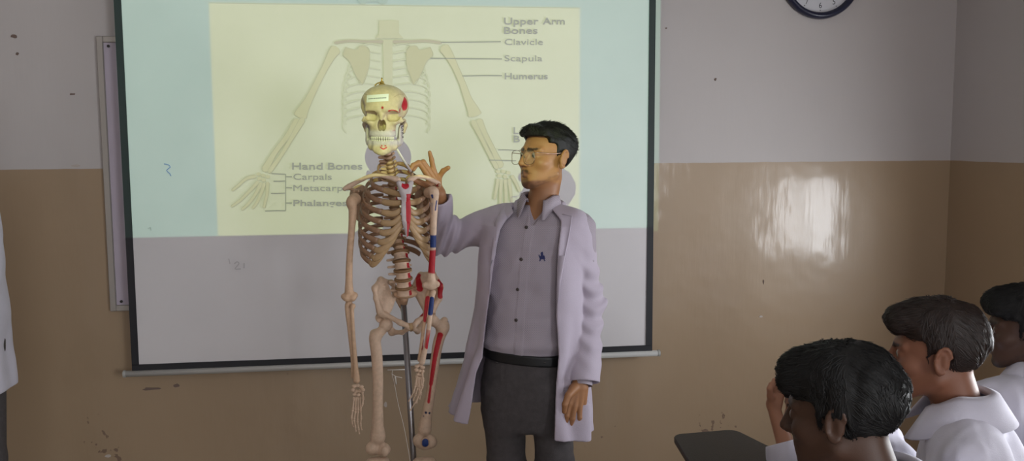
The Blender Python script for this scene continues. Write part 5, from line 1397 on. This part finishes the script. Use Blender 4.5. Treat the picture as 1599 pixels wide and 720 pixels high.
pr, hp, f_ = student(at_d(1316, 641, 1.66), (-.70, .70, -.16), (-.50, .86), .10, 'student with full black hair nearest the camera, his back to us', DSK, M_HAIR, hair_a, lockspec=LS_A)
chair(hp, f_, 'black student chair under the nearest student')
pr, hp, f_ = student(at_d(1464, 548, 2.12), (-.83, .55, -.08), (-.85, .52), .14, 'student with brown quiff and white coat, in the middle of the seated row', MSK, M_HAIRB, hair_b, lockspec=LS_A, stub=.15)
chair(hp, f_, 'black student chair under the student with the brown quiff')
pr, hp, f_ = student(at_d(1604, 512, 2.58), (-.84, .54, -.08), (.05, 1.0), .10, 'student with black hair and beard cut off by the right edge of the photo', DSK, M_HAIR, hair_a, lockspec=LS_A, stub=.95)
chair(hp, f_, 'black student chair under the student at the right edge')
# a student slumped over the front tablet, head propped on the hand; only forearm and hand show
TZ = .615
tab = [atz(1050, 678, TZ), atz(1147, 670, TZ), atz(1240, 716, TZ), atz(1200, 790, TZ), atz(1085, 735, TZ)]
dA = 2.74
elb, wri = at_d(1236, 722, dA-.05), at_d(1207, 634, dA)
hc4 = at_d(1276, 622, dA+.04)
def H4(x, y, dd=0): return at_d(x, y, dA+dd)
ht = {0: [([H4(1208, 628), H4(1210, 612), H4(1207, 601, -.02), H4(1209, 594, -.01)], [.020, .0100, .0088, .0078]), ([H4(1210, 628), H4(1214, 611), H4(1212, 599, -.01), H4(1215, 593, .01)], [.020, .0100, .0088, .0078]),
          ([H4(1212, 628), H4(1218, 612), H4(1218, 601), H4(1221, 596, .02)], [.020, .0098, .0086, .0076]), ([H4(1213, 629), H4(1221, 616), H4(1224, 607, .01), H4(1227, 602, .02)], [.018, .0092, .008, .007]),
          ([H4(1207, 630), H4(1203, 618, -.02), H4(1202, 607, -.03), H4(1204, 600, -.03)], [.018, .0105, .009, .0078])]}
sh4 = at_d(1300, 690, dA+.0)
pr, hp, f_ = student(hc4, (-.93, .10, -.36), (-.50, .86), .14, 'slumped student almost hidden behind the nearest one, forearm propped up on the tablet', np.array((.42, .20, .12)), M_HAIR, hair_b, arms={0: (sh4, elb, wri), 1: (at_d(1290, 680, dA+.28), at_d(1275, 760, dA+.30), at_d(1240, 800, dA+.24))}, hand_tab=ht, collar_on=False, tilt=(-.3, 0, 1))
chair(hp, f_, 'black chair with a writing tablet in front of the screen wall', tab)

# ------------------------------------------------------------------ person at the far left edge: only the coat reaches into the frame
YE = -.50
pe = empty('person', (*at(-92, 600, YE)[:2], ZF), 'person in a white coat cut off by the left edge of the photo', 'person')
TE = frame((.1, -1, 0))
rowsE = []
for y, xr in ((255, -60), (275, -35), (300, -16), (330, -8), (370, -1), (450, 5), (520, 10), (608, 17), (640, 19)):
    e = at(xr, y, YE); cx = at(-92, y, YE); rowsE.append((e[2], cx[0], YE, e[0]-cx[0], min((e[0]-cx[0])*.75, .17)))
hcE = at(-95, 190, YE); hmE = frame((.5, -.86, 0)); nkE = at(-93, 262, YE)
def armE(sx): return [np.array((nkE[0]+sx*.09, YE, nkE[2]-.10)), np.array((nkE[0]+sx*.10, YE+.02, nkE[2]-.38)), np.array((nkE[0]+sx*.11, YE-.05, nkE[2]-.60))]
def be(p):
    d, _ = loft(p, [(z, x, y, max(a-.05, .03), max(b_-.04, .03)) for z, x, y, a, b_ in rowsE], TE); d = smin(d, rcone(p, hcE+hmE@np.array((0, -.02, -.06)), nkE, .052, .06), .03)
    d = smax(d, rowsE[-2][0]+.25-p[:, 2], .02)
    for sx in (-1, 1):
        A = armE(sx); d = smin(d, chain(p, A, [.05, .04, .026], .02), .03); dv_ = (A[2]-A[1])/np.linalg.norm(A[2]-A[1])
        for k in range(4): d = smin(d, chain(p, [A[2], A[2]+dv_*.09+np.array((0, -.03+.02*k, 0)), A[2]+dv_*.16+np.array((-sx*.02, -.03+.02*k, 0))], [.018, .010, .008], .004), .006)
        d = smin(d, chain(p, [A[2], A[2]+dv_*.05+np.array((-sx*.01, -.05, 0)), A[2]+dv_*.09+np.array((-sx*.01, -.055, 0))], [.016, .011, .009], .004), .008)
    return near(p, d, hcE, .22, lambda q: head_fn((q-hcE.astype(q.dtype))@hmE.astype(q.dtype)), .025)
V, F = sdf_mesh(be, (nkE[0]-.36, YE-.25, rowsE[-1][0]-.1), (nkE[0]+.36, YE+.25, hcE[2]+.16), .0055, 4)
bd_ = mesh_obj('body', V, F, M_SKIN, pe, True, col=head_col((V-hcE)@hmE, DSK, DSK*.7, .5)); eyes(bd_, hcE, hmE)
sdf_obj('hair', lambda P: hair_a((P-hcE.astype(P.dtype))@hmE.astype(P.dtype)), hcE-.16, hcE+.16, .0040, M_HAIR, bd_)
def ce(p):
    d, q = loft(p, rowsE, TE); low = sstep(nkE[2]-.35-p[:, 2], 0, .4); ang = np.arctan2(q[:, 0], q[:, 1])
    d = d+low*.006*np.sin(ang*8+1)+.003*fbm(p, 30, 61)
    for sx in (-1, 1):
        A = armE(sx); A = [A[0]-np.array((sx*.05, 0, -.01)), A[1]-np.array((sx*.03, 0, 0)), A[2]-np.array((sx*.04, 0, 0))]; d = smin(d, chain(p, A, [.06, .05, .046], .03), .02)
    d = smax(d, rcone(p, nkE-np.array((0, 0, .03)), hcE, .06, .06)*-1, .006)
    return smax(d, rowsE[-2][0]-p[:, 2], .003)
sdf_obj('white_coat', ce, (nkE[0]-.40, YE-.28, rowsE[-2][0]-.05), (nkE[0]+.40, YE+.28, nkE[2]+.06), .0055, M_COATS, pe)
lgs = [[np.array((nkE[0]+sx*.09, YE, rowsE[-2][0]+.20)), np.array((nkE[0]+sx*.09, YE-.01, .45)), np.array((nkE[0]+sx*.09, YE+.02, ZF+.06))] for sx in (-1, 1)]
sdf_obj('trousers', lambda p: smin(chain(p, lgs[0], [.085, .065, .055], .02), chain(p, lgs[1], [.085, .065, .055], .02), .02), (nkE[0]-.25, YE-.2, ZF), (nkE[0]+.25, YE+.2, rowsE[-2][0]+.35), .009, M_TROU, pe)
for l_ in lgs:
    a0 = np.array((l_[2][0], l_[2][1], ZF+.04)); a1b = a0+np.array((.01, -.16, 0))
    sdf_obj('shoe', lambda p, a0=a0, a1b=a1b: smax(smin(rcone(p, a0, a1b, .043, .035), rcone(p, a0, a0+np.array((0, 0, .05)), .042, .044), .02), ZF-p[:, 2], .004), np.minimum(a0, a1b)-.06, np.maximum(a0, a1b)+.11, .007, M_SHOE, pe)
